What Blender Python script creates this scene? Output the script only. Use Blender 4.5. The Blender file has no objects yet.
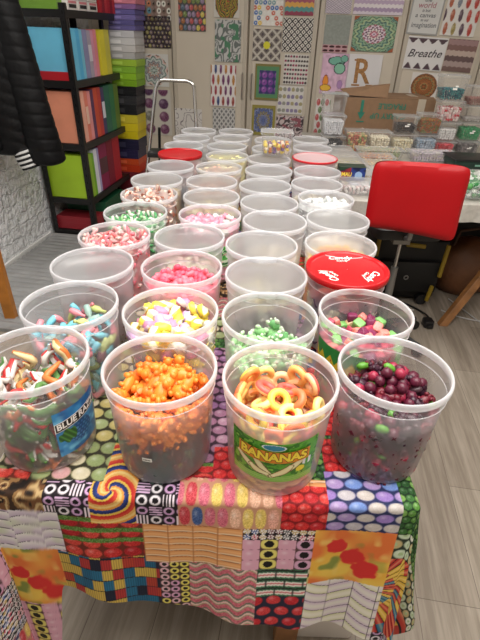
import bpy, math, random
import numpy as np
from mathutils import Matrix, Vector, Euler

PI = math.pi
rnd = random.Random(7)
scene = bpy.context.scene
COL = scene.collection

# ------------------------------------------------------------------ colour / materials
def lin(c):
    return tuple(((v/255)/12.92 if v/255 <= .04045 else ((v/255+.055)/1.055)**2.4) for v in c)
def linarr(a):
    a = np.clip(np.asarray(a, float)/255, 0, 1)
    return np.where(a <= .04045, a/12.92, ((a+.055)/1.055)**2.4)

MATS = {}
def nodes_of(name):
    m = bpy.data.materials.new(name); m.use_nodes = True
    nt = m.node_tree
    return m, nt, nt.nodes['Principled BSDF']
def mat(name, col, rough=.5, metal=0, spec=.5, noise=0, nscale=40, bump=0, bscale=80, coat=0, sss=0, emit=None):
    if name in MATS: return MATS[name]
    m, nt, b = nodes_of(name)
    c = lin(col)
    b.inputs['Base Color'].default_value = (*c, 1)
    b.inputs['Roughness'].default_value = rough
    b.inputs['Metallic'].default_value = metal
    b.inputs['Specular IOR Level'].default_value = spec
    b.inputs['Coat Weight'].default_value = coat
    if sss:
        b.inputs['Subsurface Weight'].default_value = sss
        b.inputs['Subsurface Radius'].default_value = (.01, .006, .005)
        b.inputs['Subsurface Scale'].default_value = .6
    tc = nt.nodes.new('ShaderNodeTexCoord')
    if noise:
        n = nt.nodes.new('ShaderNodeTexNoise'); n.inputs['Scale'].default_value = nscale
        nt.links.new(tc.outputs['Object'], n.inputs['Vector'])
        r = nt.nodes.new('ShaderNodeValToRGB')
        r.color_ramp.elements[0].position = .3; r.color_ramp.elements[1].position = .7
        r.color_ramp.elements[0].color = (*[v*(1-noise) for v in c], 1)
        r.color_ramp.elements[1].color = (*[min(1, v*(1+noise)) for v in c], 1)
        nt.links.new(n.outputs['Fac'], r.inputs['Fac']); nt.links.new(r.outputs['Color'], b.inputs['Base Color'])
    if bump:
        n2 = nt.nodes.new('ShaderNodeTexNoise'); n2.inputs['Scale'].default_value = bscale
        nt.links.new(tc.outputs['Object'], n2.inputs['Vector'])
        bp = nt.nodes.new('ShaderNodeBump'); bp.inputs['Strength'].default_value = bump; bp.inputs['Distance'].default_value = .01
        nt.links.new(n2.outputs['Fac'], bp.inputs['Height']); nt.links.new(bp.outputs['Normal'], b.inputs['Normal'])
    if emit:
        b.inputs['Emission Color'].default_value = (*c, 1); b.inputs['Emission Strength'].default_value = emit
    MATS[name] = m
    return m

def mat_vcol(name, rough=.6, spec=.3, bump=0, bscale=200):
    if name in MATS: return MATS[name]
    m, nt, b = nodes_of(name)
    a = nt.nodes.new('ShaderNodeAttribute'); a.attribute_name = 'Col'
    nt.links.new(a.outputs['Color'], b.inputs['Base Color'])
    b.inputs['Roughness'].default_value = rough; b.inputs['Specular IOR Level'].default_value = spec
    if bump:
        tc = nt.nodes.new('ShaderNodeTexCoord')
        n2 = nt.nodes.new('ShaderNodeTexNoise'); n2.inputs['Scale'].default_value = bscale
        nt.links.new(tc.outputs['Object'], n2.inputs['Vector'])
        bp = nt.nodes.new('ShaderNodeBump'); bp.inputs['Strength'].default_value = bump; bp.inputs['Distance'].default_value = .004
        nt.links.new(n2.outputs['Fac'], bp.inputs['Height']); nt.links.new(bp.outputs['Normal'], b.inputs['Normal'])
    MATS[name] = m
    return m

def mat_plastic(name, col, lo, hi, rough=.25, trans=.5, tint=(255, 255, 255), frost=0):
    """see-through milky plastic: clear part + scattering part, denser where seen edge-on"""
    if name in MATS: return MATS[name]
    m, nt, b = nodes_of(name); nt.nodes.remove(b)
    out = [n for n in nt.nodes if n.type == 'OUTPUT_MATERIAL'][0]
    N = nt.nodes.new; L = nt.links.new
    tr = N('ShaderNodeBsdfTransparent'); tr.inputs[0].default_value = (*lin(tint), 1)
    if frost:
        rf = N('ShaderNodeBsdfRefraction'); rf.inputs['IOR'].default_value = 1.03; rf.inputs['Roughness'].default_value = .32; rf.inputs['Color'].default_value = (*lin(tint), 1)
        mf = N('ShaderNodeMixShader'); mf.inputs[0].default_value = frost; L(tr.outputs[0], mf.inputs[1]); L(rf.outputs[0], mf.inputs[2]); tr = mf
    df = N('ShaderNodeBsdfDiffuse'); df.inputs[0].default_value = (*lin(col), 1)
    tl = N('ShaderNodeBsdfTranslucent'); tl.inputs[0].default_value = (*lin(col), 1)
    mx = N('ShaderNodeMixShader'); mx.inputs[0].default_value = trans
    L(df.outputs[0], mx.inputs[1]); L(tl.outputs[0], mx.inputs[2])
    lw = N('ShaderNodeLayerWeight'); lw.inputs['Blend'].default_value = .35
    mr = N('ShaderNodeMapRange'); mr.inputs['To Min'].default_value = lo; mr.inputs['To Max'].default_value = hi
    L(lw.outputs['Facing'], mr.inputs['Value'])
    m2 = N('ShaderNodeMixShader'); L(mr.outputs[0], m2.inputs[0]); L(tr.outputs[0], m2.inputs[1]); L(mx.outputs[0], m2.inputs[2])
    gl = N('ShaderNodeBsdfGlossy'); gl.inputs['Roughness'].default_value = rough
    l2 = N('ShaderNodeLayerWeight'); l2.inputs['Blend'].default_value = .5
    pw = N('ShaderNodeMath'); pw.operation = 'POWER'; pw.inputs[1].default_value = 4; L(l2.outputs['Facing'], pw.inputs[0])
    fr = N('ShaderNodeMath'); fr.operation = 'MULTIPLY_ADD'; fr.inputs[1].default_value = .5; fr.inputs[2].default_value = .035; L(pw.outputs[0], fr.inputs[0])
    m3 = N('ShaderNodeMixShader'); L(fr.outputs[0], m3.inputs[0]); L(m2.outputs[0], m3.inputs[1]); L(gl.outputs[0], m3.inputs[2])
    L(m3.outputs[0], out.inputs['Surface'])
    MATS[name] = m
    return m

# ------------------------------------------------------------------ geometry collector
class Geo:
    def __init__(s): s.v = []; s.f = []; s.m = []
    def add(s, vs, fs, mi=0):
        o = len(s.v); s.v += [tuple(p) for p in vs]
        s.f += [tuple(i+o for i in f) for f in fs]; s.m += [mi]*len(fs); return s
    def merge(s, g, M=None, mo=0):
        o = len(s.v)
        if M is None: s.v += g.v
        else:
            a = np.array(g.v); R = np.array(M.to_3x3()); t = np.array(M.translation)
            s.v += [tuple(p) for p in (a@R.T+t)]
        s.f += [tuple(i+o for i in f) for f in g.f]; s.m += [k+mo for k in g.m]; return s
    def map(s, fn): s.v = [tuple(fn(*p)) for p in s.v]; return s
    def box(s, x0, x1, y0, y1, z0, z1, mi=0):
        return s.add([(x, y, z) for z in (z0, z1) for y in (y0, y1) for x in (x0, x1)],
              [(0, 2, 3, 1), (4, 5, 7, 6), (0, 1, 5, 4), (2, 6, 7, 3), (0, 4, 6, 2), (1, 3, 7, 5)], mi)
    def rbox(s, x0, x1, y0, y1, z0, z1, r, mi=0, n=3, taper=1.0):
        """box with rounded vertical edges and a small rounding top and bottom; taper scales the bottom"""
        cx, cy = (x0+x1)/2, (y0+y1)/2
        def ringpts(rr, z, k):
            pts = []
            for (sx, sy, a0) in ((1, 1, 0), (-1, 1, 90), (-1, -1, 180), (1, -1, 270)):
                for i in range(n+1):
                    a = math.radians(a0+90*i/n)
                    px = cx+sx*((x1-x0)/2-r)+(r-rr)*math.cos(a); py = cy+sy*((y1-y0)/2-r)+(r-rr)*math.sin(a)
                    pts.append((cx+(px-cx)*k, cy+(py-cy)*k, z))
            return pts
        e = min(r*.5, (z1-z0)*.3)
        lv = [(e, z0, taper), (e*.3, z0+e*.3, taper), (0, z0+e, taper), (0, z1-e, 1), (e*.3, z1-e*.3, 1), (e, z1, 1)]
        vs = []; N = 4*(n+1)
        for rr, z, k in lv: vs += ringpts(rr, z, k)
        fs = [(j*N+i, j*N+(i+1) % N, (j+1)*N+(i+1) % N, (j+1)*N+i) for j in range(len(lv)-1) for i in range(N)]
        fs.append(tuple(range(N))[::-1]); fs.append(tuple((len(lv)-1)*N+i for i in range(N)))
        return s.add(vs, fs, mi)
    def lathe(s, prof, n=48, mi=0, cap0=False, cap1=False, closed=False):
        vs = []
        for (r, z) in prof:
            vs += [(r*math.cos(2*PI*i/n), r*math.sin(2*PI*i/n), z) for i in range(n)]
        K = len(prof); rr = range(K if closed else K-1)
        fs = [(j*n+i, j*n+(i+1) % n, ((j+1) % K)*n+(i+1) % n, ((j+1) % K)*n+i) for j in rr for i in range(n)]
        if cap0: fs.append(tuple(range(n))[::-1])
        if cap1: fs.append(tuple((K-1)*n+i for i in range(n)))
        return s.add(vs, fs, mi)
    def tube(s, pts, r, n=8, mi=0, cap=True):
        P = [Vector(p) for p in pts]; K = len(P); vs = []
        rs = r if isinstance(r, (list, tuple)) else [r]*K
        up = Vector((0, 0, 1)); prev = None
        for i, p in enumerate(P):
            t = (P[min(i+1, K-1)]-P[max(i-1, 0)]).normalized()
            if prev is None:
                a = t.cross(up)
                if a.length < .1: a = t.cross(Vector((1, 0, 0)))
            else: a = prev-t*prev.dot(t)
            a.normalize(); b = t.cross(a); prev = a
            vs += [p+(a*math.cos(2*PI*k/n)+b*math.sin(2*PI*k/n))*rs[i] for k in range(n)]
        fs = [(j*n+i, j*n+(i+1) % n, (j+1)*n+(i+1) % n, (j+1)*n+i) for j in range(K-1) for i in range(n)]
        if cap: fs += [tuple(range(n))[::-1], tuple((K-1)*n+i for i in range(n))]
        return s.add(vs, fs, mi)
    def ball(s, c, r, mi=0, nu=8, nv=5, bump=None):
        rx, ry, rz = r if isinstance(r, (tuple, list)) else (r, r, r)
        vs = [(c[0], c[1], c[2]-rz)]
        for j in range(1, nv):
            a = -PI/2+PI*j/nv
            for i in range(nu):
                b = 2*PI*i/nu
                k = 1 if not bump else 1+bump*math.sin(5*a)*math.cos(4*b)
                vs.append((c[0]+rx*k*math.cos(a)*math.cos(b), c[1]+ry*k*math.cos(a)*math.sin(b), c[2]+rz*k*math.sin(a)))
        vs.append((c[0], c[1], c[2]+rz)); top = len(vs)-1
        fs = [(0, 1+(i+1) % nu, 1+i) for i in range(nu)]
        for j in range(nv-2):
            o = 1+j*nu
            fs += [(o+i, o+(i+1) % nu, o+nu+(i+1) % nu, o+nu+i) for i in range(nu)]
        o = 1+(nv-2)*nu
        fs += [(o+i, o+(i+1) % nu, top) for i in range(nu)]
        return s.add(vs, fs, mi)
    def torus(s, R, r, n=16, k=8, mi=0, mi2=None, arc=1.0):
        vs = []; full = arc >= 1; nn = n if full else n+1
        for i in range(nn):
            a = 2*PI*arc*i/n
            for j in range(k):
                b = 2*PI*j/k
                vs.append(((R+r*math.cos(b))*math.cos(a), (R+r*math.cos(b))*math.sin(a), r*math.sin(b)))
        o = len(s.v); s.v += vs
        for i in range(n):
            for j in range(k):
                s.f.append((o+i*k+j, o+((i+1) % nn)*k+j, o+((i+1) % nn)*k+(j+1) % k, o+i*k+(j+1) % k))
                s.m.append(mi if (mi2 is None or j < k//2) else mi2)
        return s
    def mesh(s, name, mats, smooth=True, col=None):
        me = bpy.data.meshes.new(name)
        me.from_pydata(s.v, [], s.f)
        for m in (mats if isinstance(mats, (list, tuple)) else [mats]): me.materials.append(m)
        me.polygons.foreach_set('material_index', s.m)
        me.polygons.foreach_set('use_smooth', [smooth]*len(s.f))
        if col is not None:
            at = me.color_attributes.new('Col', 'FLOAT_COLOR', 'POINT')
            c = np.ones((len(s.v), 4)); c[:, :3] = linarr(col); at.data.foreach_set('color', c.ravel())
        me.update(); return me

def link(name, me, parent=None, loc=(0, 0, 0), rot=(0, 0, 0), sc=1):
    o = bpy.data.objects.new(name, me); COL.objects.link(o)
    o.location = loc; o.rotation_euler = rot; o.scale = (sc, sc, sc) if not isinstance(sc, tuple) else sc
    if parent: o.parent = parent
    return o
def obj(name, geo, mats, parent=None, smooth=True, col=None, bevel=0, **k):
    o = link(name, geo.mesh(name, mats, smooth, col), parent, **k)
    if bevel:
        b = o.modifiers.new('bevel', 'BEVEL'); b.width = bevel; b.segments = 2; b.limit_method = 'ANGLE'
    elif smooth: sharp(o)
    return o
def sharp(o):
    me = o.data
    try: me.set_sharp_from_angle(angle=math.radians(42))
    except Exception: pass
def tag(o, label, cat, group=None, kind=None):
    o['label'] = label; o['category'] = cat
    if group: o['group'] = group
    if kind: o['kind'] = kind
    return o
def thing(name, label, cat, loc=(0, 0, 0), rz=0, group=None):
    o = bpy.data.objects.new(name, None); COL.objects.link(o); o.empty_display_size = .05
    o.location = loc; o.rotation_euler = (0, 0, rz); return tag(o, label, cat, group)
def struct(name, geo, m, smooth=False, parent=None, **k):
    o = obj(name, geo, m, parent, smooth, **k)
    if not parent: o['kind'] = 'structure'
    return o

def text_geo(body, size, shear=0, ext=0, bold=0, width=None):
    cu = bpy.data.curves.new('t', 'FONT'); cu.body = body; cu.size = size; cu.shear = shear; cu.extrude = ext; cu.offset = bold
    cu.align_x = 'CENTER'; cu.align_y = 'CENTER'; cu.resolution_u = 3
    o = bpy.data.objects.new('t', cu); COL.objects.link(o)
    me = bpy.data.meshes.new_from_object(o, depsgraph=bpy.context.evaluated_depsgraph_get())
    g = Geo(); g.add([tuple(v.co) for v in me.vertices], [tuple(p.vertices) for p in me.polygons])
    bpy.data.objects.remove(o); bpy.data.curves.remove(cu); bpy.data.meshes.remove(me)
    if width and g.v:
        xs = [p[0] for p in g.v]; k = width/(max(xs)-min(xs)); c = (max(xs)+min(xs))/2
        g.v = [((p[0]-c)*k, p[1], p[2]) for p in g.v]
    return g

# ------------------------------------------------------------------ print patterns (numpy)
def h2(i, j, s=0):
    x = np.sin(np.asarray(i)*127.1+np.asarray(j)*311.7+s*74.7)*43758.5453
    return x-np.floor(x)
def vn(x, y, s=0):
    xi, yi = np.floor(x), np.floor(y); fx, fy = x-xi, y-yi
    fx = fx*fx*(3-2*fx); fy = fy*fy*(3-2*fy)
    return (h2(xi, yi, s)*(1-fx)+h2(xi+1, yi, s)*fx)*(1-fy)+(h2(xi, yi+1, s)*(1-fx)+h2(xi+1, yi+1, s)*fx)*fy
def pick(pal, t):
    pal = np.array(pal, float); return pal[np.minimum((t*len(pal)).astype(int), len(pal)-1)]
def mixc(a, b, t): return a+(np.asarray(b, float)-a)*np.clip(t, 0, 1)[..., None]
def cst(x, c): return np.broadcast_to(np.array(c, float), x.shape+(3,)).copy()
def cells(x, y, cw, ch, pal, bg, rx=.46, ry=.46, off=.0, hole=None, hr=.2, edge=None, seed=0, speck=0, p=2.0):
    j = np.floor(y/ch); xx = x/cw+(j % 2)*off; i = np.floor(xx)
    u = xx-i-.5; v = y/ch-j-.5
    d = (np.abs(u/rx)**p+np.abs(v/ry)**p)
    c = pick(pal, h2(i, j, seed))
    if speck: c = c+(vn(x*900, y*900, 3)[..., None]-.5)*speck
    c = mixc(c, (255, 255, 255), .35*np.exp(-((u+.12)**2+(v-.15)**2)*40))
    c = mixc(c, np.array(edge if edge else bg, float), np.clip((d-.72)*4, 0, 1)*(.6 if edge is None else .9))
    c = np.where((d > 1)[..., None], np.array(bg, float), c)
    if hole is not None: c = np.where(((u**2+(v*ch/cw)**2) < hr**2)[..., None], np.array(hole, float), c)
    return c
def T_straw(x, y):
    c = cells(x, y, .0365, .0265, [(200, 45, 45), (215, 70, 60), (180, 30, 38)], (110, 40, 30), .48, .5, speck=60, seed=1)
    j = np.floor(y/.0265); v = y/.0265-j
    g = cst(x, (95, 130, 60))+(vn(x*700, y*700)[..., None]-.5)*90
    m = ((v > .58) & (j % 4 >= 1))
    return np.where(m[..., None], g, c)
def T_bricks(x, y):
    i = np.floor(x/.0205); j = np.floor(y/.03+.5*(h2(i, 0, 5) > .5)*0)
    c = pick([(232, 196, 92), (35, 110, 150), (205, 70, 55), (28, 34, 60), (232, 196, 92), (200, 60, 60), (40, 120, 160)], h2(i*1.7+j*.9, j-i*.3, 2))
    c = c*(.86+.14*np.sin(x*2*PI/.0045))[..., None]
    e = (np.abs(y/.03-np.floor(y/.03)-.5) > .46)
    return np.where(e[..., None], np.array((30, 30, 40.)), c)
def T_orange(x, y):
    j = np.floor(y/.0175); v = y/.0175-j; u = x/.0455-np.floor(x/.0455)
    v2 = v+.25*(u-.5)**2*4*.5
    c = cst(x, (222, 150, 92)); c = mixc(c, (240, 180, 120), np.exp(-((v2-.6)**2)*18))
    c = mixc(c, (250, 232, 205), np.exp(-((v2-.2)**2)*120)); c = mixc(c, (150, 85, 45), np.exp(-((v2-.05)**2)*200))
    return mixc(c, (170, 105, 60), np.clip((np.abs(u-.5)-.46)*25, 0, .7))
def T_beads(x, y):
    return cells(x, y, .0193, .0195, [(235, 190, 200), (240, 225, 110), (225, 170, 205)], (60, 40, 40), .49, .47, hole=(20, 15, 18), hr=.24)
def T_waves(x, y):
    t = y/.026+.28*np.sin(x*2*PI/.042); f = t-np.floor(t)
    c = cst(x, (208, 108, 122))+(vn(x*500, y*500)[..., None]-.5)*60
    c = np.where((f > .45)[..., None], np.array((170, 165, 130.)), c)
    c = np.where((f > .58)[..., None], np.array((235, 200, 190.)), c)
    return np.where(((f > .78))[..., None], np.array((120, 120, 105.)), c)
def T_mint(x, y):
    i = np.floor(x/.0145); j = np.floor(y/.0145); u = x/.0145-i-.5; v = y/.0145-j-.5
    a = np.arctan2(v, u); r = np.hypot(u, v)
    c = pick([(60, 90, 160), (200, 60, 90), (30, 30, 34), (120, 40, 60), (200, 170, 90)], h2(i, j))
    return np.where(((r < .46) & (np.sin(a*6) > -.1) & (r > .1))[..., None], np.array((245, 240, 240.)), np.where((r < .46)[..., None], c, np.array((24, 20, 26.))))
def T_allsort(x, y):
    i = np.floor(x/.033)
    a = cells(x, y, .033, .0275, [(226, 170, 190)], (120, 70, 90), .5, .5, p=8)
    b = cells(x, y, .033, .0275, [(235, 222, 120), (220, 170, 200)], (90, 60, 60), .5, .48, hole=(18, 14, 16), hr=.27, p=3)
    return np.where((i % 2 == 0)[..., None], a, b)
def T_rounds(x, y):
    v = y/.026-np.floor(y/.026); u = x/.036+.5*(np.floor(y/.026) % 2); u = u-np.floor(u)
    c = pick([(70, 130, 90), (240, 235, 225), (226, 130, 140), (240, 235, 225), (60, 110, 80), (30, 30, 30)], np.clip(v, 0, .999))
    return mixc(c, (40, 50, 45), np.clip((np.abs(u-.5)-.42)*12, 0, 1))
def T_scallop(x, y):
    c = cells(x, y, .036, .034, [(214, 58, 62), (200, 40, 50)], (30, 34, 58), .42, .42, off=.5, speck=50)
    return c
def T_blur(x, y):
    n = vn(x*30, y*30, 4); n2 = vn(x*22+5, y*22, 9); n3 = vn(x*45, y*45, 12)
    c = mixc(cst(x, (238, 170, 60)), (245, 205, 90), n*1.4); c = mixc(c, (232, 120, 60), (n2-.5)*3)
    c = mixc(c, (140, 150, 70), (n3-.72)*5)
    c = mixc(c, (246, 214, 120), (vn(x*60, y*60, 5)-.6)*2)
    q = np.minimum(np.minimum(np.hypot(x-.045, y-.105)/.02, np.hypot(x-.075, y-.075)/.024), np.hypot(x-.105, y-.04)/.026)+.35*(vn(x*120, y*120, 6)-.5)
    return mixc(c, (220, 50, 48), (1.05-q)*6)
def T_braid(x, y):
    k = np.floor(x/.047); u = x/.047-k; t = y/.028+(u-.5)*.9*np.where(k % 2 == 0, 1, -1)+.15*np.sin(u*PI); f = t-np.floor(t)
    c = mixc(cst(x, (214, 190, 215)), (238, 232, 225), np.sin(f*PI)); 
    c = np.where(((np.floor(t+k) % 3) == 0)[..., None], mixc(cst(x, (215, 215, 165)), (245, 240, 225), np.sin(f*PI)), c)
    c = mixc(c, (45, 38, 50), np.clip((.07-f)*40, 0, 1)); return mixc(c, (60, 50, 60), np.clip((np.abs(u-.5)-.48)*60, 0, 1))
def T_pebble(x, y):
    return cells(x, y, .034, .0235, [(176, 150, 205), (196, 190, 196), (120, 150, 215), (160, 130, 200), (205, 196, 190), (90, 130, 200)], (38, 48, 90), .5, .48, off=.5, edge=(70, 70, 120), speck=24)
def T_rasp(x, y): return cells(x, y, .026, .021, [(214, 48, 48), (226, 66, 60), (196, 36, 44)], (130, 20, 26), .5, .5, off=.5, speck=50)
def T_babies(x, y):
    return cells(x, y, .0225, .05, [(206, 70, 80), (70, 96, 150), (232, 170, 150), (236, 205, 110), (216, 110, 130), (240, 190, 160)], (205, 150, 120), .44, .49, off=.5, speck=70, p=2.6)
def T_rings(x, y):
    a = cells(x, y, .0235, .0235, [(240, 232, 238), (215, 170, 215)], (30, 22, 28), .44, .44, hole=(22, 16, 20), hr=.24)
    i = np.floor(x/.0235); j = np.floor(y/.0235)
    s = np.where((np.sin(x*2*PI/.006) > .1)[..., None], np.array((240, 225, 235.)), np.array((28, 20, 26.)))
    s2 = np.where((np.sin(y*2*PI/.006) > .1)[..., None], np.array((226, 190, 225.)), np.array((28, 20, 26.)))
    b = (i+2*j) % 3
    return np.where((b == 0)[..., None], np.where((j % 2 == 0)[..., None], s, s2), a)
def T_lolly(x, y, cx=0., cy=0., R=.07):
    dx, dy = x-cx, y-cy; r = np.hypot(dx*1.05, dy); a = np.arctan2(dy, dx)
    t = (a/(2*PI)*2+r/.038+.05*np.sin(a*3)); t = t-np.floor(t)
    return pick([(200, 50, 45), (214, 70, 50), (232, 176, 96), (240, 205, 130), (236, 160, 70), (40, 60, 130), (30, 44, 100), (230, 190, 80)], t)
def T_bone(x, y):
    n = vn(x*60, y*75, 2); c = pick([(30, 22, 18), (60, 40, 28), (150, 112, 70), (205, 175, 125), (120, 80, 50), (28, 20, 18), (190, 160, 115)], np.clip(n, 0, .999)); return c
def T_scale(x, y):
    k = np.floor(x/.05); u = x/.05-k; t = y/.024+1.0*(u-.5)**2-.5*(k % 2); f = t-np.floor(t)
    c = mixc(cst(x, (200, 180, 205)), (242, 236, 236), f*1.2); c = mixc(c, (215, 225, 190), (vn(x*40, y*40)-.6)*2)
    return mixc(c, (50, 40, 55), np.clip((.08-f)*35, 0, 1))
def T_discs(x, y): return cells(x, y, .036, .031, [(170, 185, 130), (215, 165, 165), (205, 190, 120), (150, 165, 110), (215, 205, 175)], (52, 50, 36), .49, .48, off=.5, edge=(120, 115, 80), speck=20)
def T_purp(x, y): return cells(x, y, .03, .024, [(170, 120, 150), (196, 150, 175), (150, 105, 150)], (60, 36, 52), .5, .48, off=.3, speck=30)
def T_green(x, y): return cells(x, y, .016, .015, [(60, 110, 50), (90, 140, 60), (120, 165, 80), (40, 84, 40)], (20, 44, 24), .5, .5, off=.5, speck=40)
def T_wdisc(x, y): return cells(x, y, .03, .026, [(205, 220, 190), (235, 235, 222), (200, 180, 130)], (40, 52, 40), .48, .48, off=.5, hole=(175, 200, 150), hr=.16)
def T_fan(x, y, cx=0, cy=0):
    dx, dy = x-cx, y-cy; a = np.arctan2(dy, dx)*6.5; r = np.hypot(dx, dy); i = np.floor(a); f = a-i
    c = pick([(196, 46, 44), (236, 190, 70), (206, 60, 50), (236, 190, 70), (44, 110, 150)], h2(i, np.floor(r/.06), 6))
    c = mixc(c, (250, 230, 170), .5*np.exp(-((f-.5)**2)*30)); return mixc(c, (25, 22, 30), np.clip((.09-f)*30, 0, 1)+np.clip((f-.93)*30, 0, 1))

TILES = [  # x0, x1, y0, y1 on the unfolded cloth
 (-.313, -.163, .345, .452, T_straw), (-.33, -.138, .10, .345, T_bricks), (-.163, .019, .33, .437, T_orange), (-.138, -.08, .1, .33, T_beads),
 (-.08, .05, .1, .33, T_waves), (.019, .15, .41, .44, T_mint), (.019, .15, .33, .41, T_allsort), (.05, .147, .25, .33, T_rounds), (.05, .147, .05, .25, T_scallop),
 (.15, .297, .287, .437, T_blur), (.147, .31, .0, .287, T_braid), (.166, .297, .437, .57, T_pebble), (.085, .166, .437, .535, T_rasp), (-.097, .085, .437, .545, T_babies),
 (-.172, -.097, .437, .545, T_rings), (-.253, -.172, .437, .62, None), (-.28, -.253, .47, .62, None), (-.335, -.253, .452, .53, T_rings), (-.44, -.335, .46, .53, T_bone), (-.9, -.313, .35, .46, T_scale), (-.9, -.44, .46, .6, T_scale),
 (-.46, -.33, .17, .35, T_blur), (-.9, -.46, .25, .35, T_allsort), (-.9, -.46, .1, .25, T_mint), (-.46, -.33, .0, .17, T_allsort),
 (.297, .9, .435, .62, T_green), (.297, .9, .37, .435, T_wdisc), (.297, .9, .14, .37, 'fan'), (.297, .9, -.2, .14, T_rings),
 (-.37, -.235, .53, 1.2, T_discs), (-.07, -.005, .58, .95, T_purp), (-.005, .03, .62, .8, T_green), (-.04, .07, .545, .62, T_rasp), (.17, .3, .57, .65, T_rasp)]
BANK = [T_straw, T_discs, T_purp, T_rasp, T_babies, T_pebble, T_waves, T_green, T_beads, T_orange, T_bone, T_bricks]
def cloth_color(X, Y):
    bi = np.floor(X/.125); bj = np.floor(Y/.11); hsh = (h2(bi, bj, 8)*len(BANK)).astype(int)
    C = np.zeros(X.shape+(3,))
    for k, fn in enumerate(BANK):
        m = hsh == k
        if m.any(): C[m] = fn(X[m], Y[m])
    for (x0, x1, y0, y1, fn) in TILES:
        m = (X >= x0) & (X < x1) & (Y >= y0) & (Y < y1)
        if not m.any(): continue
        if fn is None: c = T_lolly(X[m]+.218, Y[m]-.512)
        elif fn == 'fan': c = T_fan(X[m]-.26, Y[m]-.28)
        else: c = fn(X[m]-x0, Y[m]-y0)
        C[m] = c
    return C*.93

# ------------------------------------------------------------------ room frame (turned 8.2 degrees against the table)
YAW = math.radians(8.2)
E1 = Vector((math.cos(YAW), -math.sin(YAW), 0)); E2 = Vector((math.sin(YAW), math.cos(YAW), 0)); ORG = Vector((-1.16, 3.4, 0))
def RM(a, b, z=0): return ORG+E1*a+E2*b+Vector((0, 0, z))
ROOM = dict(rot=(0, 0, -YAW))

# ---- setting
def mat_floor():
    m, nt, b = nodes_of('laminate'); N = nt.nodes.new; L = nt.links.new
    tc = N('ShaderNodeTexCoord'); mp = N('ShaderNodeMapping'); mp.inputs['Rotation'].default_value = (0, 0, PI/2)
    L(tc.outputs['Object'], mp.inputs['Vector'])
    bk = N('ShaderNodeTexBrick'); L(mp.outputs[0], bk.inputs['Vector'])
    bk.inputs['Scale'].default_value = 1; bk.inputs['Brick Width'].default_value = 1.2; bk.inputs['Row Height'].default_value = .19
    bk.inputs['Mortar Size'].default_value = .0012; bk.inputs['Mortar Smooth'].default_value = .3; bk.offset = .37
    bk.inputs['Color1'].default_value = (*lin((172, 162, 148)), 1); bk.inputs['Color2'].default_value = (*lin((150, 139, 126)), 1)
    bk.inputs['Mortar'].default_value = (*lin((112, 102, 92)), 1)
    m2 = N('ShaderNodeMapping'); m2.inputs['Scale'].default_value = (60, 3.2, 1); L(tc.outputs['Object'], m2.inputs['Vector'])
    n = N('ShaderNodeTexNoise'); n.inputs['Scale'].default_value = 1; n.inputs['Detail'].default_value = 6; n.inputs['Roughness'].default_value = .65; L(m2.outputs[0], n.inputs['Vector'])
    m3 = N('ShaderNodeMapping'); m3.inputs['Scale'].default_value = (11, 1.4, 1); L(tc.outputs['Object'], m3.inputs['Vector'])
    n3 = N('ShaderNodeTexNoise'); n3.inputs['Scale'].default_value = 1; n3.inputs['Detail'].default_value = 3; L(m3.outputs[0], n3.inputs['Vector'])
    ad = N('ShaderNodeMath'); ad.operation = 'ADD'; L(n.outputs['Fac'], ad.inputs[0]); L(n3.outputs['Fac'], ad.inputs[1])
    r = N('ShaderNodeValToRGB'); L(ad.outputs[0], r.inputs['Fac'])
    r.color_ramp.elements[0].position = .72; r.color_ramp.elements[0].color = (.52, .49, .46, 1)
    r.color_ramp.elements[1].position = 1.15 if False else 1.0; r.color_ramp.elements[1].color = (1.0, 1.0, 1.0, 1)
    hv = N('ShaderNodeMath'); hv.operation = 'MULTIPLY'; hv.inputs[1].default_value = .85; L(ad.outputs[0], hv.inputs[0]); L(hv.outputs[0], r.inputs['Fac'])
    mx = N('ShaderNodeMix'); mx.data_type = 'RGBA'; mx.blend_type = 'MULTIPLY'; mx.inputs['Factor'].default_value = .75
    L(bk.outputs['Color'], mx.inputs['A']); L(r.outputs['Color'], mx.inputs['B']); L(mx.outputs['Result'], b.inputs['Base Color'])
    b.inputs['Roughness'].default_value = .48; b.inputs['Specular IOR Level'].default_value = .35
    return m
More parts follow.
